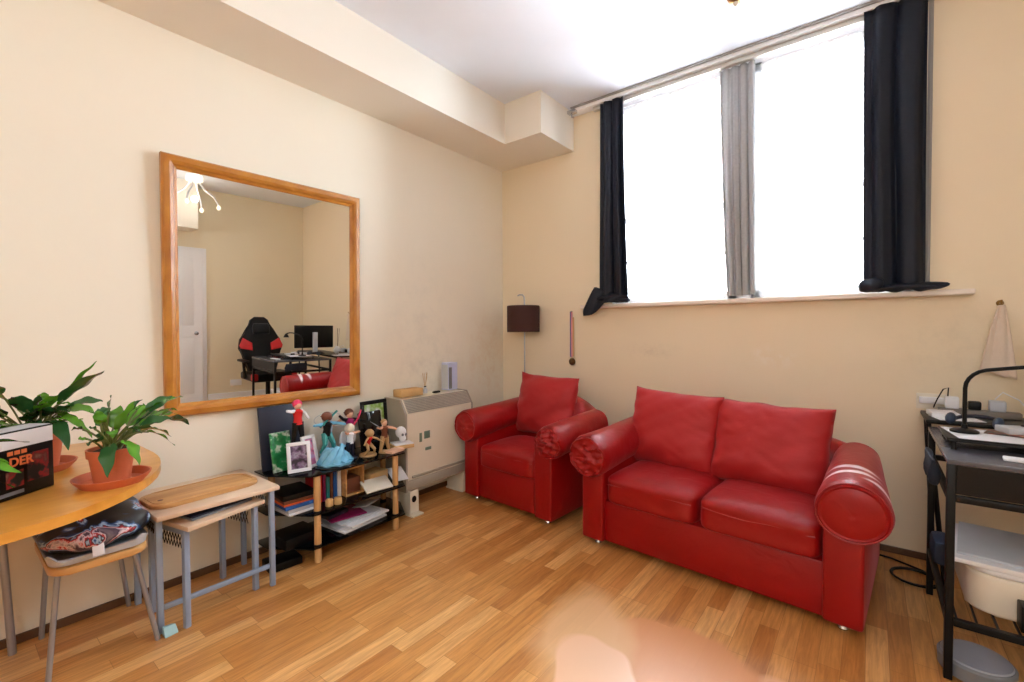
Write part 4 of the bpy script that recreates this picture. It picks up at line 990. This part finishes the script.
slab('game_console', 'black console box on the left of the bottom shelf', 'console', (0.195, -1.99, BZ), (0.17, 0.19, 0.055), m_blackpl, rz=R(3), bev=0.004)
slab('router', 'small black router with white lights below the media unit', 'router', (0.22, -2.07, 0.0), (0.12, 0.16, 0.04), m_blackpl, rz=R(-6), bev=0.006)

# ------------------------------------------------------------------ storage heater and things on it
hx, hy0, hy1 = 0.235, -1.285, -0.655
ht = thing('storage_heater', 'cream storage heater with a slanted grille against the left wall', 'heater', (0, 0, 0))
def yprism(bm, prof, y0, y1):
    a = [bm.verts.new((x, y0, z)) for x, z in prof]; b = [bm.verts.new((x, y1, z)) for x, z in prof]
    n = len(prof); bm.faces.new(a); bm.faces.new(b[::-1])
    for i in range(n): bm.faces.new((a[i], a[(i + 1) % n], b[(i + 1) % n], b[i]))
bm = new(); yprism(bm, [(0.02, 0.16), (hx, 0.16), (hx, 0.655), (hx - 0.055, 0.745), (0.02, 0.75)], hy0 + 0.012, hy1 - 0.012); obj('body', bm, m_clay, ht, smooth=False)
bm = new(); yprism(bm, [(0.018, 0.15), (hx + 0.003, 0.15), (hx + 0.003, 0.658), (hx - 0.053, 0.750), (0.018, 0.754)], hy0, hy0 + 0.0125); obj('end_panel', bm, m_claygrey, ht, smooth=False)
bm = new(); yprism(bm, [(0.018, 0.15), (hx + 0.003, 0.15), (hx + 0.003, 0.658), (hx - 0.053, 0.750), (0.018, 0.754)], hy1 - 0.0125, hy1); obj('end_panel', bm, m_claygrey, ht, smooth=False)
bm = new(); p0 = Vector((hx + 0.003, 0, 0.662)); p1 = Vector((hx - 0.050, 0, 0.748)); d = (p1 - p0).normalized(); nn = Vector((d.z, 0, -d.x))
for k in range(9):
    q = p0 + (p1 - p0) * ((k + 0.5) / 9); a = q - d * 0.0032 + nn * 0.001; b = q + d * 0.0032 + nn * 0.006
    box(bm, min(a.x, b.x), max(a.x, b.x) + 0.002, hy0 + 0.02, hy1 - 0.02, min(a.z, b.z), max(a.z, b.z))
obj('grille', bm, m_grille, ht, smooth=False)
bm = new(); box(bm, hx - 0.002, hx + 0.010, hy0 + 0.05, hy1 - 0.02, 0.235, 0.250, 0.002); box(bm, hx, hx + 0.006, hy0 + 0.012, hy1 - 0.012, 0.165, 0.225, 0.002); obj('lower_trim', bm, m_claygrey, ht)
for y in (hy0 + 0.05, hy1 - 0.05):
    bm = new(); ex = 0.06 if y < -1 else -0.02
    box(bm, 0.04, hx + ex, y - 0.045, y + 0.045, 0.0, 0.012, 0.002); box(bm, 0.05, hx + min(ex, 0.03), y - 0.04, y - 0.034, 0.012, 0.16, 0.001); box(bm, hx - 0.02, hx - 0.01, y - 0.04, y + 0.045, 0.012, 0.155, 0.002) if y > -1 else box(bm, hx + 0.004, hx + 0.012, y - 0.04, y + 0.045, 0.012, 0.155, 0.002); f = obj('foot', bm, m_clay, ht)
    bm = new(); lathe(bm, [(0.018, 0), (0.018, 0.002)], seg=16, M=T(hx + 0.0122, y + 0.005, 0.10, ry=PI / 2), sx=1.2); obj('foot_hole', bm, m_blackpl, f)
bm = new(); box(bm, hx, hx + 0.004, -1.17, -1.15, 0.46, 0.52, 0.001); box(bm, hx, hx + 0.004, -1.13, -1.08, 0.475, 0.525, 0.001); box(bm, hx, hx + 0.004, -1.12, -1.07, 0.395, 0.415, 0.001); obj('warning_sticker', bm, plain('grey_green_sticker', (110, 132, 116)), ht)
HZ = 0.7545
slab('wicker_box', 'small tan box on the left end of the storage heater', 'box', (0.095, -1.145, HZ - 0.0005), (0.09, 0.185, 0.05), m_card, rz=R(-2), bev=0.004)
rd = thing('reed_diffuser', 'glass reed diffuser with thin sticks on the storage heater', 'diffuser', (0.09, -0.99, HZ))
bm = new(); lathe(bm, [(0.014, 0), (0.016, 0.004), (0.015, 0.028), (0.007, 0.036), (0.007, 0.045)], seg=18); obj('bottle', bm, m_lgrey, rd)
bm = new(); lathe(bm, [(0.0085, 0.045), (0.0085, 0.052)], seg=14); obj('collar', bm, m_blackpl, rd)
for (a, b) in ((0.02, -0.025), (-0.015, 0.028), (0.01, 0.012), (-0.01, -0.015)):
    bm = new(); tube(bm, [(0, 0, 0.03), (a, b, 0.145)], 0.0015, 5); obj('reed', bm, m_card, rd)
bm = new(); ball(bm, (0, 0, 0.008), 0.018, 0.032, 0.008, 14); ball(bm, (0.0, 0.025, 0.008), 0.014, 0.016, 0.008, 12); o = obj('small_dish', bm, m_blackpl); o.location = (0.135, -0.93, HZ - 0.002); tag(o, 'small black trinket lying beside the reed diffuser', 'trinket')
bx = thing('carton', 'upright pale blue and white carton on the storage heater', 'box', (0.075, -0.735, HZ), R(3))
bm = new(); box(bm, -0.035, 0.035, -0.05, 0.05, 0, 0.205, 0.002); obj('carton_body', bm, plain('pale_blue_card', (196, 204, 236)), bx)
bm = new(); box(bm, 0.0352, 0.0358, -0.046, -0.012, 0.01, 0.17); obj('grey_print', bm, m_grey, bx, smooth=False)
bm = new(); box(bm, -0.03, 0.03, -0.0508, -0.0502, 0.01, 0.19); obj('side_print', bm, m_lgrey, bx, smooth=False)

# ------------------------------------------------------------------ floor lamp, medal, towel
fl = thing('floor_lamp', 'slim floor lamp with a dark brown drum shade behind the armchair', 'lamp', (0.335, -0.145, 0))
bm = new(); lathe(bm, [(0.115, 0), (0.115, 0.012), (0.10, 0.018), (0.012, 0.024)], seg=32); obj('base', bm, m_chrome, fl)
bm = new(); tube(bm, [(0.012, 0, 0.02), (0.012, 0, 1.44), (0.008, 0, 1.475), (-0.008, 0, 1.49), (-0.035, -0.004, 1.492), (-0.052, -0.006, 1.484)], 0.0058, 10); obj('pole', bm, m_steel2, fl)
bm = new(); rings = lathe(bm, [(0.132, 1.185), (0.134, 1.19), (0.134, 1.395), (0.132, 1.40), (0.130, 1.395), (0.130, 1.19)], seg=48, cap=False)
for k in range(48): bm.faces.new((rings[-1][k], rings[-1][(k + 1) % 48], rings[0][(k + 1) % 48], rings[0][k]))
obj('lamp_shade', bm, mat('dark_brown_shade', (66, 34, 30), 0.8, var=0.15, scale=3, bump=0.3, bscale=120), fl)
bm = new()
for a in (0, 2.09, 4.19): tube(bm, [(0.012, 0, 1.38), (0.131 * math.cos(a), 0.131 * math.sin(a), 1.39)], 0.002, 5)
obj('shade_ring', bm, m_steel2, fl)
md = thing('medal', 'bronze medal on a striped ribbon hanging on the window wall', 'medal', (0.716, -0.012, 0))
bm = new(); lathe(bm, [(0.026, -0.003), (0.029, -0.001), (0.029, 0.002), (0.024, 0.004)], seg=28, M=T(0.004, -0.002, 0.948, rx=PI / 2)); obj('medallion', bm, mat('old_bronze', (98, 70, 44), 0.4, 0.7, var=0.3, scale=60), md)
bm = new(); box(bm, -0.016, -0.004, -0.004, 0.0, 0.985, 1.345, 0.001); obj('purple_stripe', bm, plain('purple_ribbon', (104, 92, 140), 0.7), md)
bm = new(); box(bm, -0.004, 0.008, -0.004, 0.0, 0.985, 1.340, 0.001); obj('pink_stripe', bm, plain('pink_ribbon', (222, 150, 150), 0.7), md)
bm = new(); box(bm, 0.008, 0.020, -0.003, 0.001, 0.99, 1.30, 0.001); tube(bm, [(0.002, 0.0, 0.985), (0.004, -0.002, 0.972)], 0.005, 8); obj('tan_stripe', bm, plain('tan_ribbon', (206, 164, 112), 0.7), md)
bm = new(); tube(bm, [(0.0, 0.012, 1.345), (0.0, -0.006, 1.345)], 0.004, 8); ball(bm, (0, -0.007, 1.345), 0.007, seg=8); obj('pin', bm, m_chrome, md)
hk = thing('wall_hook', 'small brass hook on the window wall right of the sill', 'hook', (3.07, -0.001, 1.318))
bm = new(); lathe(bm, [(0.014, 0), (0.012, 0.006), (0.006, 0.010)], seg=16, M=T(0, 0, 0, rx=PI / 2)); obj('plate', bm, mat('brass', (150, 116, 62), 0.35, 0.8, var=0.15), hk)
bm = new(); tube(bm, [(0, -0.008, 0), (0, -0.028, -0.006), (0, -0.036, 0.002), (0, -0.036, 0.014)], 0.004, 8); obj('hook_arm', bm, MATS['brass'], hk)
bm = new(); g = []
for j in range(29):
    t_ = j / 28; row = []
    hwid = 0.012 + 0.050 * min(1, t_ * 1.05) ** 0.85
    for i in range(25):
        s = -1 + 2 * i / 24
        row.append(bm.verts.new((s * hwid - 0.006 * t_, -0.010 - 0.008 * (1 - t_) - 0.007 * math.sin(s * 5.5 + 1) * (1 - 0.4 * t_) , -0.005 - 0.335 * t_ + 0.02 * (s - 0.2) * -1 * t_ - 0.004 * math.sin(s * 6) * t_)))
    g.append(row)
for j in range(28):
    for i in range(24): bm.faces.new((g[j][i], g[j][i + 1], g[j + 1][i + 1], g[j + 1][i]))
tw = obj('hand_towel', bm, mat('cream_towel', (232, 214, 196), 0.9, var=0.06, scale=30, bump=0.4, bscale=200), sharp=180); tw.location = (3.07, -0.022, 1.312)
so = tw.modifiers.new('t', 'SOLIDIFY'); so.thickness = 0.006
tag(tw, 'cream towel hanging from the brass hook on the window wall', 'towel')

# ------------------------------------------------------------------ desks at the right
dk = thing('work_desk', 'black metal desk with a lower shelf at the right edge', 'desk', (2.795, -1.045, 0))
dw, dd, dh = 0.74, 0.66, 0.757
m_desktop = mat('grey_black_desktop', (84, 85, 94), 0.25, var=0.15)  # light reflected on the top is put into this grey
bm = new(); box(bm, 0, dw, 0, dd, dh - 0.018, dh, 0.003); obj('desktop', bm, m_desktop, dk)
for (x, y) in ((0.012, 0.014), (dw - 0.014, 0.014), (0.012, dd - 0.014), (dw - 0.014, dd - 0.014)):
    bm = new(); box(bm, x - 0.0115, x + 0.0115, y - 0.0115, y + 0.0115, 0, dh - 0.018, 0.002); obj('leg', bm, m_black, dk)
bm = new(); box(bm, 0.024, dw - 0.026, 0.004, 0.012, 0.64, dh - 0.02, 0.001); obj('front_panel', bm, m_blackpl, dk, smooth=False)
bm = new(); box(bm, 0.024, dw - 0.026, 0.004, 0.026, 0.612, 0.634, 0.002); box(bm, 0.024, dw - 0.026, dd - 0.03, dd - 0.008, 0.612, 0.634, 0.002); box(bm, 0.002, 0.022, 0.026, dd - 0.03, 0.612, 0.634, 0.002); obj('upper_rail', bm, m_black, dk)
bm = new(); box(bm, 0.024, dw - 0.026, 0.004, 0.026, 0.188, 0.212, 0.002); box(bm, 0.024, dw - 0.026, dd - 0.026, dd - 0.004, 0.188, 0.212, 0.002); box(bm, 0.002, 0.022, 0.026, dd - 0.03, 0.188, 0.212, 0.002); box(bm, dw - 0.026, dw - 0.006, 0.026, dd - 0.03, 0.188, 0.212, 0.002); obj('lower_rail', bm, m_black, dk)
bm = new()
for k in range(12): box(bm, 0.03 + k * 0.05, 0.036 + k * 0.05, 0.026, dd - 0.026, 0.204, 0.210)
obj('shelf_wires', bm, m_black, dk, smooth=False)
# raised tray on the desk
tr = thing('monitor_riser', 'thin black metal riser tray on the black desk', 'riser', (2.81, -0.88, dh + 0.0005))
bm = new(); box(bm, 0, 0.58, 0, 0.30, 0.030, 0.036, 0.002); box(bm, 0, 0.58, 0, 0.006, 0.036, 0.044); obj('plate', bm, m_black, tr)
for (x, y) in ((0.02, 0.02), (0.56, 0.02), (0.02, 0.28), (0.56, 0.28)):
    bm = new(); lathe(bm, [(0.010, 0), (0.008, 0.006), (0.008, 0.030)], seg=12); f = obj('foot', bm, m_black, tr); f.location = (x, y, 0)
RZ = dh + 0.0375
KZ_ = 0.7805
slab('paper_sheet', 'white sheet of paper lying under the gooseneck lamp base', 'paper', (2.93, -0.72, RZ), (0.20, 0.24, 0.003), m_paper, rz=R(8))
slab('leaflet', 'coloured leaflet on the riser tray right of the lamp', 'leaflet', (3.0, -0.66, RZ + 0.0045), (0.12, 0.10, 0.002), mp_mix, rz=R(-15))
slab('notebook', 'white and blue notebook on the riser tray', 'notebook', (3.13, -0.74, RZ), (0.15, 0.12, 0.012), m_lgrey, rz=R(12))
dl = thing('desk_lamp', 'black gooseneck desk lamp arching over the riser tray', 'lamp', (2.875, -0.705, RZ + 0.004), R(-14))
bm = new(); lathe(bm, [(0.042, 0), (0.042, 0.006), (0.032, 0.012), (0.010, 0.016), (0.009, 0.030)], seg=28); obj('base', bm, m_black, dl)
pts = [(0, 0, 0.02), (0, 0, 0.10), (0, 0, 0.17)] + [(0.075 - 0.075 * math.cos(a), 0, 0.17 + 0.075 * math.sin(a)) for a in [R(15 * k) for k in range(1, 6)]] + [(0.11, 0, 0.252), (0.17, 0, 0.262), (0.235, 0.0, 0.262), (0.29, 0, 0.25)]
bm = new(); tube(bm, pts, 0.0068, 12); obj('gooseneck', bm, m_black, dl)
bm = new(); lathe(bm, [(0.008, 0), (0.016, -0.01), (0.032, -0.045), (0.030, -0.045), (0.012, -0.012)], c=(0.30, 0, 0.25), seg=20); obj('lamp_head', bm, m_black, dl)
# items: headphones, bottle, dark case
hp = thing('headphones', 'dark headphones with blue-grey ear pads on the desk', 'headphones', (2.93, -0.52, RZ), R(-20))
bm = new(); tube(bm, [(0.07 * math.cos(R(a)), 0.085 * math.sin(R(a)) , 0.02 + 0.012 * math.sin(R(a))) for a in range(-20, 201, 14)], 0.008, 8); obj('headband', bm, m_navy, hp)
for s in (-1, 1):
    bm = new(); ball(bm, (s * 0.07, -0.03, 0.028), 0.016, 0.034, 0.024, 18); obj('ear_cup', bm, plain('blue_grey_pad', (56, 70, 92)), hp)
slab('paper_sheet', 'white sheet hanging over the left end of the narrow black table', 'paper', (2.90, -0.255, KZ_ + 0.001), (0.16, 0.13, 0.003), m_paper, rz=R(14))
slab('white_box', 'low white box at the back of the riser tray', 'box', (3.03, -0.63, RZ + 0.0072), (0.10, 0.08, 0.022), m_lgrey, rz=R(20))
slab('card_stack', 'pile of white cards at the right of the riser tray', 'cards', (3.17, -0.64, RZ), (0.09, 0.12, 0.028), m_paper, rz=R(-10))
slab('pen_case', 'dark zipped pencil case on the riser tray', 'case', (3.10, -0.62, RZ + 0.003), (0.13, 0.05, 0.035), m_navy, rz=R(-35), bev=0.014)
bt = thing('marker_pen', 'short black marker with a white cap on the riser tray', 'pen', (3.045, -0.745, RZ + 0.0005), R(60))
bm = new(); tube(bm, [(-0.03, 0, 0.011), (0.02, 0, 0.011)], 0.0105, 12); obj('barrel', bm, m_black, bt)
bm = new(); tube(bm, [(0.0205, 0, 0.011), (0.04, 0, 0.011)], 0.0112, 12); obj('cap', bm, m_paper, bt)
slab('wipes_pack', 'flat white packet lying on the front of the black desk', 'packet', (3.02, -0.955, dh + 0.0005), (0.16, 0.05, 0.010), m_paper, rz=R(-6), bev=0.004)
# far desk against the window wall
d2 = thing('console_table', 'narrow black table with splayed legs against the window wall', 'table', (2.79, -0.34, 0))
bm = new(); box(bm, 0, 1.15, 0, 0.31, 0.762, 0.780, 0.004); obj('tabletop', bm, m_black, d2)
for (x0, y0, x1, y1) in ((0.01, 0.02, 0.075, 0.0), (0.02, 0.29, 0.06, 0.30), (1.13, 0.02, 1.08, 0.0), (1.13, 0.29, 1.08, 0.30)):
    bm = new(); tube(bm, [(x0, y0, 0.765), (x1, y1, 0.0)], 0.010, 10); obj('leg', bm, m_black, d2)
KZ = 0.7805
es = thing('power_strip', 'grey extension strip with plugs on the narrow black table', 'extension lead', (2.98, -0.10, KZ), R(-3))
bm = new(); box(bm, -0.13, 0.15, -0.028, 0.028, 0, 0.030, 0.005); obj('strip_body', bm, plain('taupe_plastic', (126, 118, 110)), es)
bm = new(); box(bm, -0.105, -0.055, -0.026, 0.026, 0.030, 0.085, 0.006); obj('white_plug', bm, m_paper, es)
bm = new(); box(bm, -0.025, 0.020, -0.022, 0.022, 0.030, 0.070, 0.006); obj('black_plug', bm, m_blackpl, es)
bm = new(); box(bm, 0.045, 0.10, -0.026, 0.026, 0.030, 0.080, 0.006); obj('grey_plug', bm, m_lgrey, es)
wp = thing('wall_charger', 'white plug adapter in the wall above the narrow black table', 'plug', (2.85, -0.001, 0.83))
bm = new(); box(bm, -0.065, 0.045, -0.03, 0, -0.014, 0.018, 0.005); obj('adapter', bm, m_paper, wp)
bm = new(); box(bm, -0.075, 0.055, -0.006, 0.0, -0.045, 0.035, 0.003); obj('socket_plate', bm, m_cream, wp)
slab('phone_box', 'white phone box on the narrow black table', 'box', (2.86, -0.19, KZ), (0.10, 0.12, 0.022), m_paper, rz=R(6))
bm = new(); tube(bm, [(2.885, -0.10, 0.868), (2.886, -0.11, 0.91), (2.868, -0.10, 0.90), (2.850, -0.08, 0.85), (2.842, -0.05, 0.815), (2.84, -0.035, 0.80)], 0.003, 6); o = obj('black_cable', bm, m_black); tag(o, 'black cable looping over the white plug', 'cable')
bm = new(); tube(bm, [(3.045, -0.10, 0.865), (3.07, -0.10, 0.90), (3.12, -0.12, 0.87), (3.16, -0.15, 0.80), (3.17, -0.16, 0.785)], 0.003, 6); o = obj('white_cable', bm, m_paper); tag(o, 'thin white charging cable arching from the grey plug', 'cable')
jar = thing('reed_jar', 'round white jar holding tall thin sticks on the narrow black table', 'jar', (3.24, -0.10, KZ))
bm = new(); lathe(bm, [(0.02, 0), (0.045, 0.02), (0.05, 0.045), (0.03, 0.08), (0.018, 0.095)], seg=24); obj('jar_body', bm, m_paper, jar)
for (a, b) in ((0.02, 0.01), (-0.03, -0.01), (0.0, 0.03)):
    bm = new(); tube(bm, [(0, 0, 0.05), (a, b, 0.33)], 0.002, 5); obj('stick', bm, m_brown, jar)
# monitor
mo = thing('monitor', 'black computer monitor facing away, seen from behind in the mirror', 'monitor', (3.135, -0.455, dh + 0.038))
bm = new(); box(bm, -0.016, 0.012, -0.24, 0.24, 0.075, 0.355, 0.006); obj('casing', bm, m_blackpl, mo)
bm = new(); box(bm, 0.0122, 0.013, -0.23, 0.23, 0.085, 0.345); obj('screen', bm, m_blackgl, mo, smooth=False)
bm = new(); box(bm, -0.045, -0.017, -0.028, 0.028, 0.01, 0.27, 0.004); obj('stand_post', bm, m_lgrey, mo)
bm = new(); lathe(bm, [(0.10, 0), (0.10, 0.008), (0.095, 0.011)], c=(-0.02, 0, 0), seg=30, sy=1.2); obj('stand_base', bm, m_blackpl, mo)
kb = slab('keyboard', 'black keyboard lying before the monitor on the desk', 'keyboard', (3.45, -0.60, dh + 0.001), (0.12, 0.38, 0.018), m_blackpl, bev=0.004)
# gaming chair (seen in the mirror)

gc = thing('gaming_chair', 'black and red gaming chair behind the desk, seen in the mirror', 'chair', (3.83, -0.76, 0), R(180))
def profile_plate(bm, outline, x0, x1, bev=0.02, M=None):
    vs = prism(bm, outline, x0, x1, bev, seg=3)
    MMx = Matrix(((0, 0, 1, 0), (1, 0, 0, 0), (0, 1, 0, 0), (0, 0, 0, 1)))
    for v in vs: v.co = MMx @ v.co
    if M is not None:
        for v in vs: v.co = M @ v.co
LB_ = T(-0.20, 0, 0.485, ry=R(-11))
out = [(-0.17, 0), (0.17, 0), (0.19, 0.18), (0.27, 0.34), (0.25, 0.46), (0.15, 0.58), (0.11, 0.72), (0.06, 0.76), (-0.06, 0.76), (-0.11, 0.72), (-0.15, 0.58), (-0.25, 0.46), (-0.27, 0.34), (-0.19, 0.18)]
bm = new(); profile_plate(bm, out, -0.05, 0.03, 0.02, LB_); obj('backrest', bm, m_blackpl, gc)
for s in (-1, 1):
    bm = new(); o2 = [(s * 0.115, 0.30), (s * 0.255, 0.33), (s * 0.268, 0.37), (s * 0.225, 0.47), (s * 0.115, 0.40)]
    if s < 0: o2 = o2[::-1]
    profile_plate(bm, o2, 0.028, 0.055, 0.008, LB_); obj('red_wing', bm, m_bright, gc)
bm = new(); profile_plate(bm, [(-0.10, 0.52), (0.10, 0.52), (0.11, 0.60), (0.09, 0.66), (-0.09, 0.66), (-0.11, 0.60)], 0.03, 0.085, 0.02, LB_); obj('head_pillow', bm, m_black, gc)
bm = new(); box(bm, -0.24, 0.27, -0.26, 0.26, 0.42, 0.52, 0.03, seg=3); obj('seat', bm, m_blackpl, gc)
bm = new(); box(bm, 0.2, 0.275, -0.27, -0.2, 0.44, 0.525, 0.015); box(bm, 0.2, 0.275, 0.2, 0.27, 0.44, 0.525, 0.015); obj('seat_corner', bm, m_bright, gc)
bm = new(); tube(bm, [(0, 0, 0.42), (0, 0, 0.10)], 0.028, 14); obj('gas_lift', bm, m_black, gc)
bm = new()
for k in range(5): a = k * 2 * PI / 5; tube(bm, [(0, 0, 0.12), (0.29 * math.cos(a), 0.29 * math.sin(a), 0.07)], 0.02, 8)
obj('star_base', bm, m_black, gc)
for k in range(5):
    a = k * 2 * PI / 5; bm = new(); tube(bm, [(0.29 * math.cos(a) - 0.012, 0.29 * math.sin(a), 0.03), (0.29 * math.cos(a) + 0.012, 0.29 * math.sin(a), 0.03)], 0.03, 16); obj('caster', bm, m_black, gc)
for s in (-1, 1):
    bm = new(); box(bm, -0.14, 0.12, s * 0.29 - 0.035, s * 0.29 + 0.035, 0.66, 0.69, 0.01); tube(bm, [(0, s * 0.29, 0.67), (0, s * 0.27, 0.45)], 0.018, 8); obj('armrest', bm, m_black, gc)
# things on the lower shelf of the desk
bw_ = thing('bread_bin', 'rounded off-white plastic bin on the lower shelf of the desk', 'bin', (2.865, -0.935, 0.2125))
poly = [(0.0, 0.36), (0.0, 0.07)] + [(0.07 - 0.07 * math.cos(R(15 * k)), 0.07 - 0.07 * math.sin(R(15 * k))) for k in range(1, 7)] + [(0.30, 0.0), (0.30, 0.36)]
bm = new(); prism(bm, poly, 0, 0.135, 0.012, seg=3); obj('bin_body', bm, m_cream, bw_)
bm = new(); prism(bm, [(x * 1.0 + 0.002, y * 0.99 + 0.002) for x, y in poly], 0.1365, 0.155, 0.006); obj('lid', bm, m_paper, bw_)
bm = new(); box(bm, 0.13, 0.23, -0.006, 0.0, 0.035, 0.10, 0.002); obj('front_plate', bm, m_cream, bw_)
bm = new(); box(bm, 0.155, 0.20, -0.008, -0.0062, 0.075, 0.081); obj('slot', bm, m_grey, bw_, smooth=False)
slab('paper_stack', 'flat stack of white papers on the off-white bin', 'papers', (3.01, -0.74, 0.369), (0.36, 0.40, 0.016), m_paper, rz=R(-4))
slab('file_tray', 'flat pale tray lying on the stack of white papers', 'tray', (3.03, -0.73, 0.3855), (0.34, 0.36, 0.010), m_lgrey, rz=R(-7), bev=0.003)
slab('black_carton', 'small black box at the front of the lower desk shelf', 'box', (3.04, -0.975, 0.2125), (0.12, 0.06, 0.085), m_blackpl, bev=0.003)
slab('jeans_bundle', 'folded blue denim tucked behind the desk leg on the lower shelf', 'clothing', (2.835, -0.52, 0.2125), (0.07, 0.16, 0.10), plain('denim', (60, 74, 100), 0.8), bev=0.02)
# cloth hanging under the desktop
bm = new(); box(bm, 0, 0.018, 0, 0.24, 0.01, 0.10, 0.005, seg=2); bmesh.ops.subdivide_edges(bm, edges=bm.edges[:], cuts=3, use_grid_fill=True); rnd_disp(bm, 0.02, 14, 6)
o = obj('hanging_cloth', bm, plain('blue_grey_cloth', (26, 32, 46), 0.8, scale=20)); o.location = (2.762, -0.93, 0.625); tag(o, 'crumpled blue-grey cloth hanging at the left side of the black desk', 'cloth')
rv = thing('grey_disc', 'low round grey disc-shaped object on the floor under the black desk', 'vacuum cleaner', (2.885, -0.955, 0.0))  # unidentified round grey object, built as a plain low disc
bm = new(); lathe(bm, [(0.085, 0.004), (0.098, 0.012), (0.100, 0.055), (0.094, 0.062)], seg=48); obj('body', bm, m_grey, rv)
bm = new(); lathe(bm, [(0.092, 0.0625), (0.088, 0.067), (0.002, 0.069)], seg=48); obj('lid', bm, plain('silver_grey_lid', (150, 156, 170), 0.35), rv)
bm = new(); box(bm, -0.03, 0.03, 0.092, 0.1015, 0.015, 0.05, 0.003); obj('black_block', bm, m_blackpl, rv)
# cable coil on the floor
bm = new(); pts = []
for k in range(46):
    a = k / 45 * 2 * PI * 2.2; rr = 1 + 0.08 * math.sin(a * 0.7)
    pts.append((2.765 + 0.085 * rr * math.cos(a), -0.27 + 0.085 * rr * math.sin(a) - 0.0006 * k, 0.0055 + 0.0022 * k / 8))
tube(bm, [(2.2, -0.04, 0.0055), (2.45, -0.06, 0.0055), (2.68, -0.10, 0.0055), (2.80, -0.17, 0.0055)] + pts, 0.005, 6); o = obj('floor_cable', bm, m_black); tag(o, 'coiled black cable on the floor between the sofa and the desk', 'cable')
bm = new(); box(bm, W - 0.008, W, -0.99, -0.85, 0.26, 0.345, 0.002); o = obj('wall_socket', bm, m_white); tag(o, 'white double socket low on the far right wall, seen in the mirror', 'socket')

# ------------------------------------------------------------------ ceiling lights
lt = thing('ceiling_light', 'small brass ceiling light at the top edge, before the window', 'ceiling light', (2.06, -0.74, H - 0.03))
bm = new(); lathe(bm, [(0.012, -0.105), (0.03, -0.095), (0.042, -0.075), (0.040, -0.05), (0.02, -0.03), (0.02, -0.012), (0.07, -0.008), (0.072, 0), (0.072, 0.03)], seg=24); obj('brass_body', bm, MATS['brass'], lt)
bm = new(); lathe(bm, [(0.002, -0.122), (0.010, -0.115), (0.013, -0.105)], seg=14); obj('finial', bm, m_cream, lt)
ch = thing('chandelier', 'white glass chandelier with curved arms, seen in the mirror', 'chandelier', (3.95, -1.53, H))
m_glow = mat('lamp_glass_lit', (255, 244, 222), 0.3, emis=0.6)
bm = new(); lathe(bm, [(0.07, -0.075), (0.085, -0.07), (0.085, -0.012), (0.07, 0)], seg=28); obj('canopy', bm, m_glow, ch)
for k in range(4):
    a = k * 2 * PI / 4 + 0.5
    bm = new(); tube(bm, [(0.04 * math.cos(a), 0.04 * math.sin(a), -0.07), (0.10 * math.cos(a), 0.10 * math.sin(a), -0.16), (0.20 * math.cos(a), 0.20 * math.sin(a), -0.24), (0.25 * math.cos(a), 0.25 * math.sin(a), -0.33)], 0.010, 8); ar = obj('arm', bm, m_paper, ch)
    bm = new(); ball(bm, (0.25 * math.cos(a), 0.25 * math.sin(a), -0.36), 0.022, 0.022, 0.03, 14); obj('bulb', bm, m_glow, ar)

# ------------------------------------------------------------------ camera
C = Vector((2.5903, -3.1664, 1.2)); yaw, pitch, roll, f = 0.6661, -0.0235, -0.0051, 457.94
F = Vector((-math.sin(yaw) * math.cos(pitch), math.cos(yaw) * math.cos(pitch), math.sin(pitch)))
Rt = Vector((math.cos(yaw), math.sin(yaw), 0)); Up = Rt.cross(F)
R2 = Rt * math.cos(roll) + Up * math.sin(roll); U2 = -Rt * math.sin(roll) + Up * math.cos(roll)
cam = bpy.data.cameras.new('camera'); co = bpy.data.objects.new('camera', cam); COL.objects.link(co)
co.matrix_world = Matrix(((R2.x, U2.x, -F.x, C.x), (R2.y, U2.y, -F.y, C.y), (R2.z, U2.z, -F.z, C.z), (0, 0, 0, 1)))
cam.sensor_width = 36; cam.lens = f / 1024 * 36; cam.clip_start = 0.05
S.camera = co

# ------------------------------------------------------------------ light
w = bpy.data.worlds.new('sky'); S.world = w; w.use_nodes = True
nt = w.node_tree; bg = nt.nodes['Background']; bg.inputs['Color'].default_value = (0.78, 0.89, 1.0, 1); bg.inputs['Strength'].default_value = 23.0
pl = bpy.data.lights.new('window_portal', 'AREA'); pl.shape = 'RECTANGLE'; pl.size = WX1 - WX0; pl.size_y = WZ1 - WZ0; pl.cycles.is_portal = True
po = bpy.data.objects.new('window_portal', pl); COL.objects.link(po); po.location = ((WX0 + WX1) / 2, 0.22, (WZ0 + WZ1) / 2); po.rotation_euler = (R(-90), 0, 0)
def lamp(name, loc, e, col, r):
    l = bpy.data.lights.new(name, 'POINT'); l.energy = e; l.color = col; l.shadow_soft_size = r
    o = bpy.data.objects.new(name, l); COL.objects.link(o); o.location = loc; return o
lamp('chandelier_light', (3.95, -1.53, 2.62), 1.2, (1, 0.93, 0.82), 0.035)
lamp('fill_light', (2.9, -4.3, 1.9), 36, (0.90, 0.95, 1.0), 0.4)  # added fill behind the camera, no fitting stands here
vs = S.view_settings; S.display_settings.display_device = 'sRGB'
vs.view_transform = 'Standard'; vs.look = 'None'; vs.gamma = 1; vs.exposure = 1.0; vs.use_curve_mapping = False
S.cycles.use_denoising = True; S.cycles.max_bounces = 10; S.cycles.diffuse_bounces = 6; S.cycles.transparent_max_bounces = 12
S.cycles.sample_clamp_indirect = 6
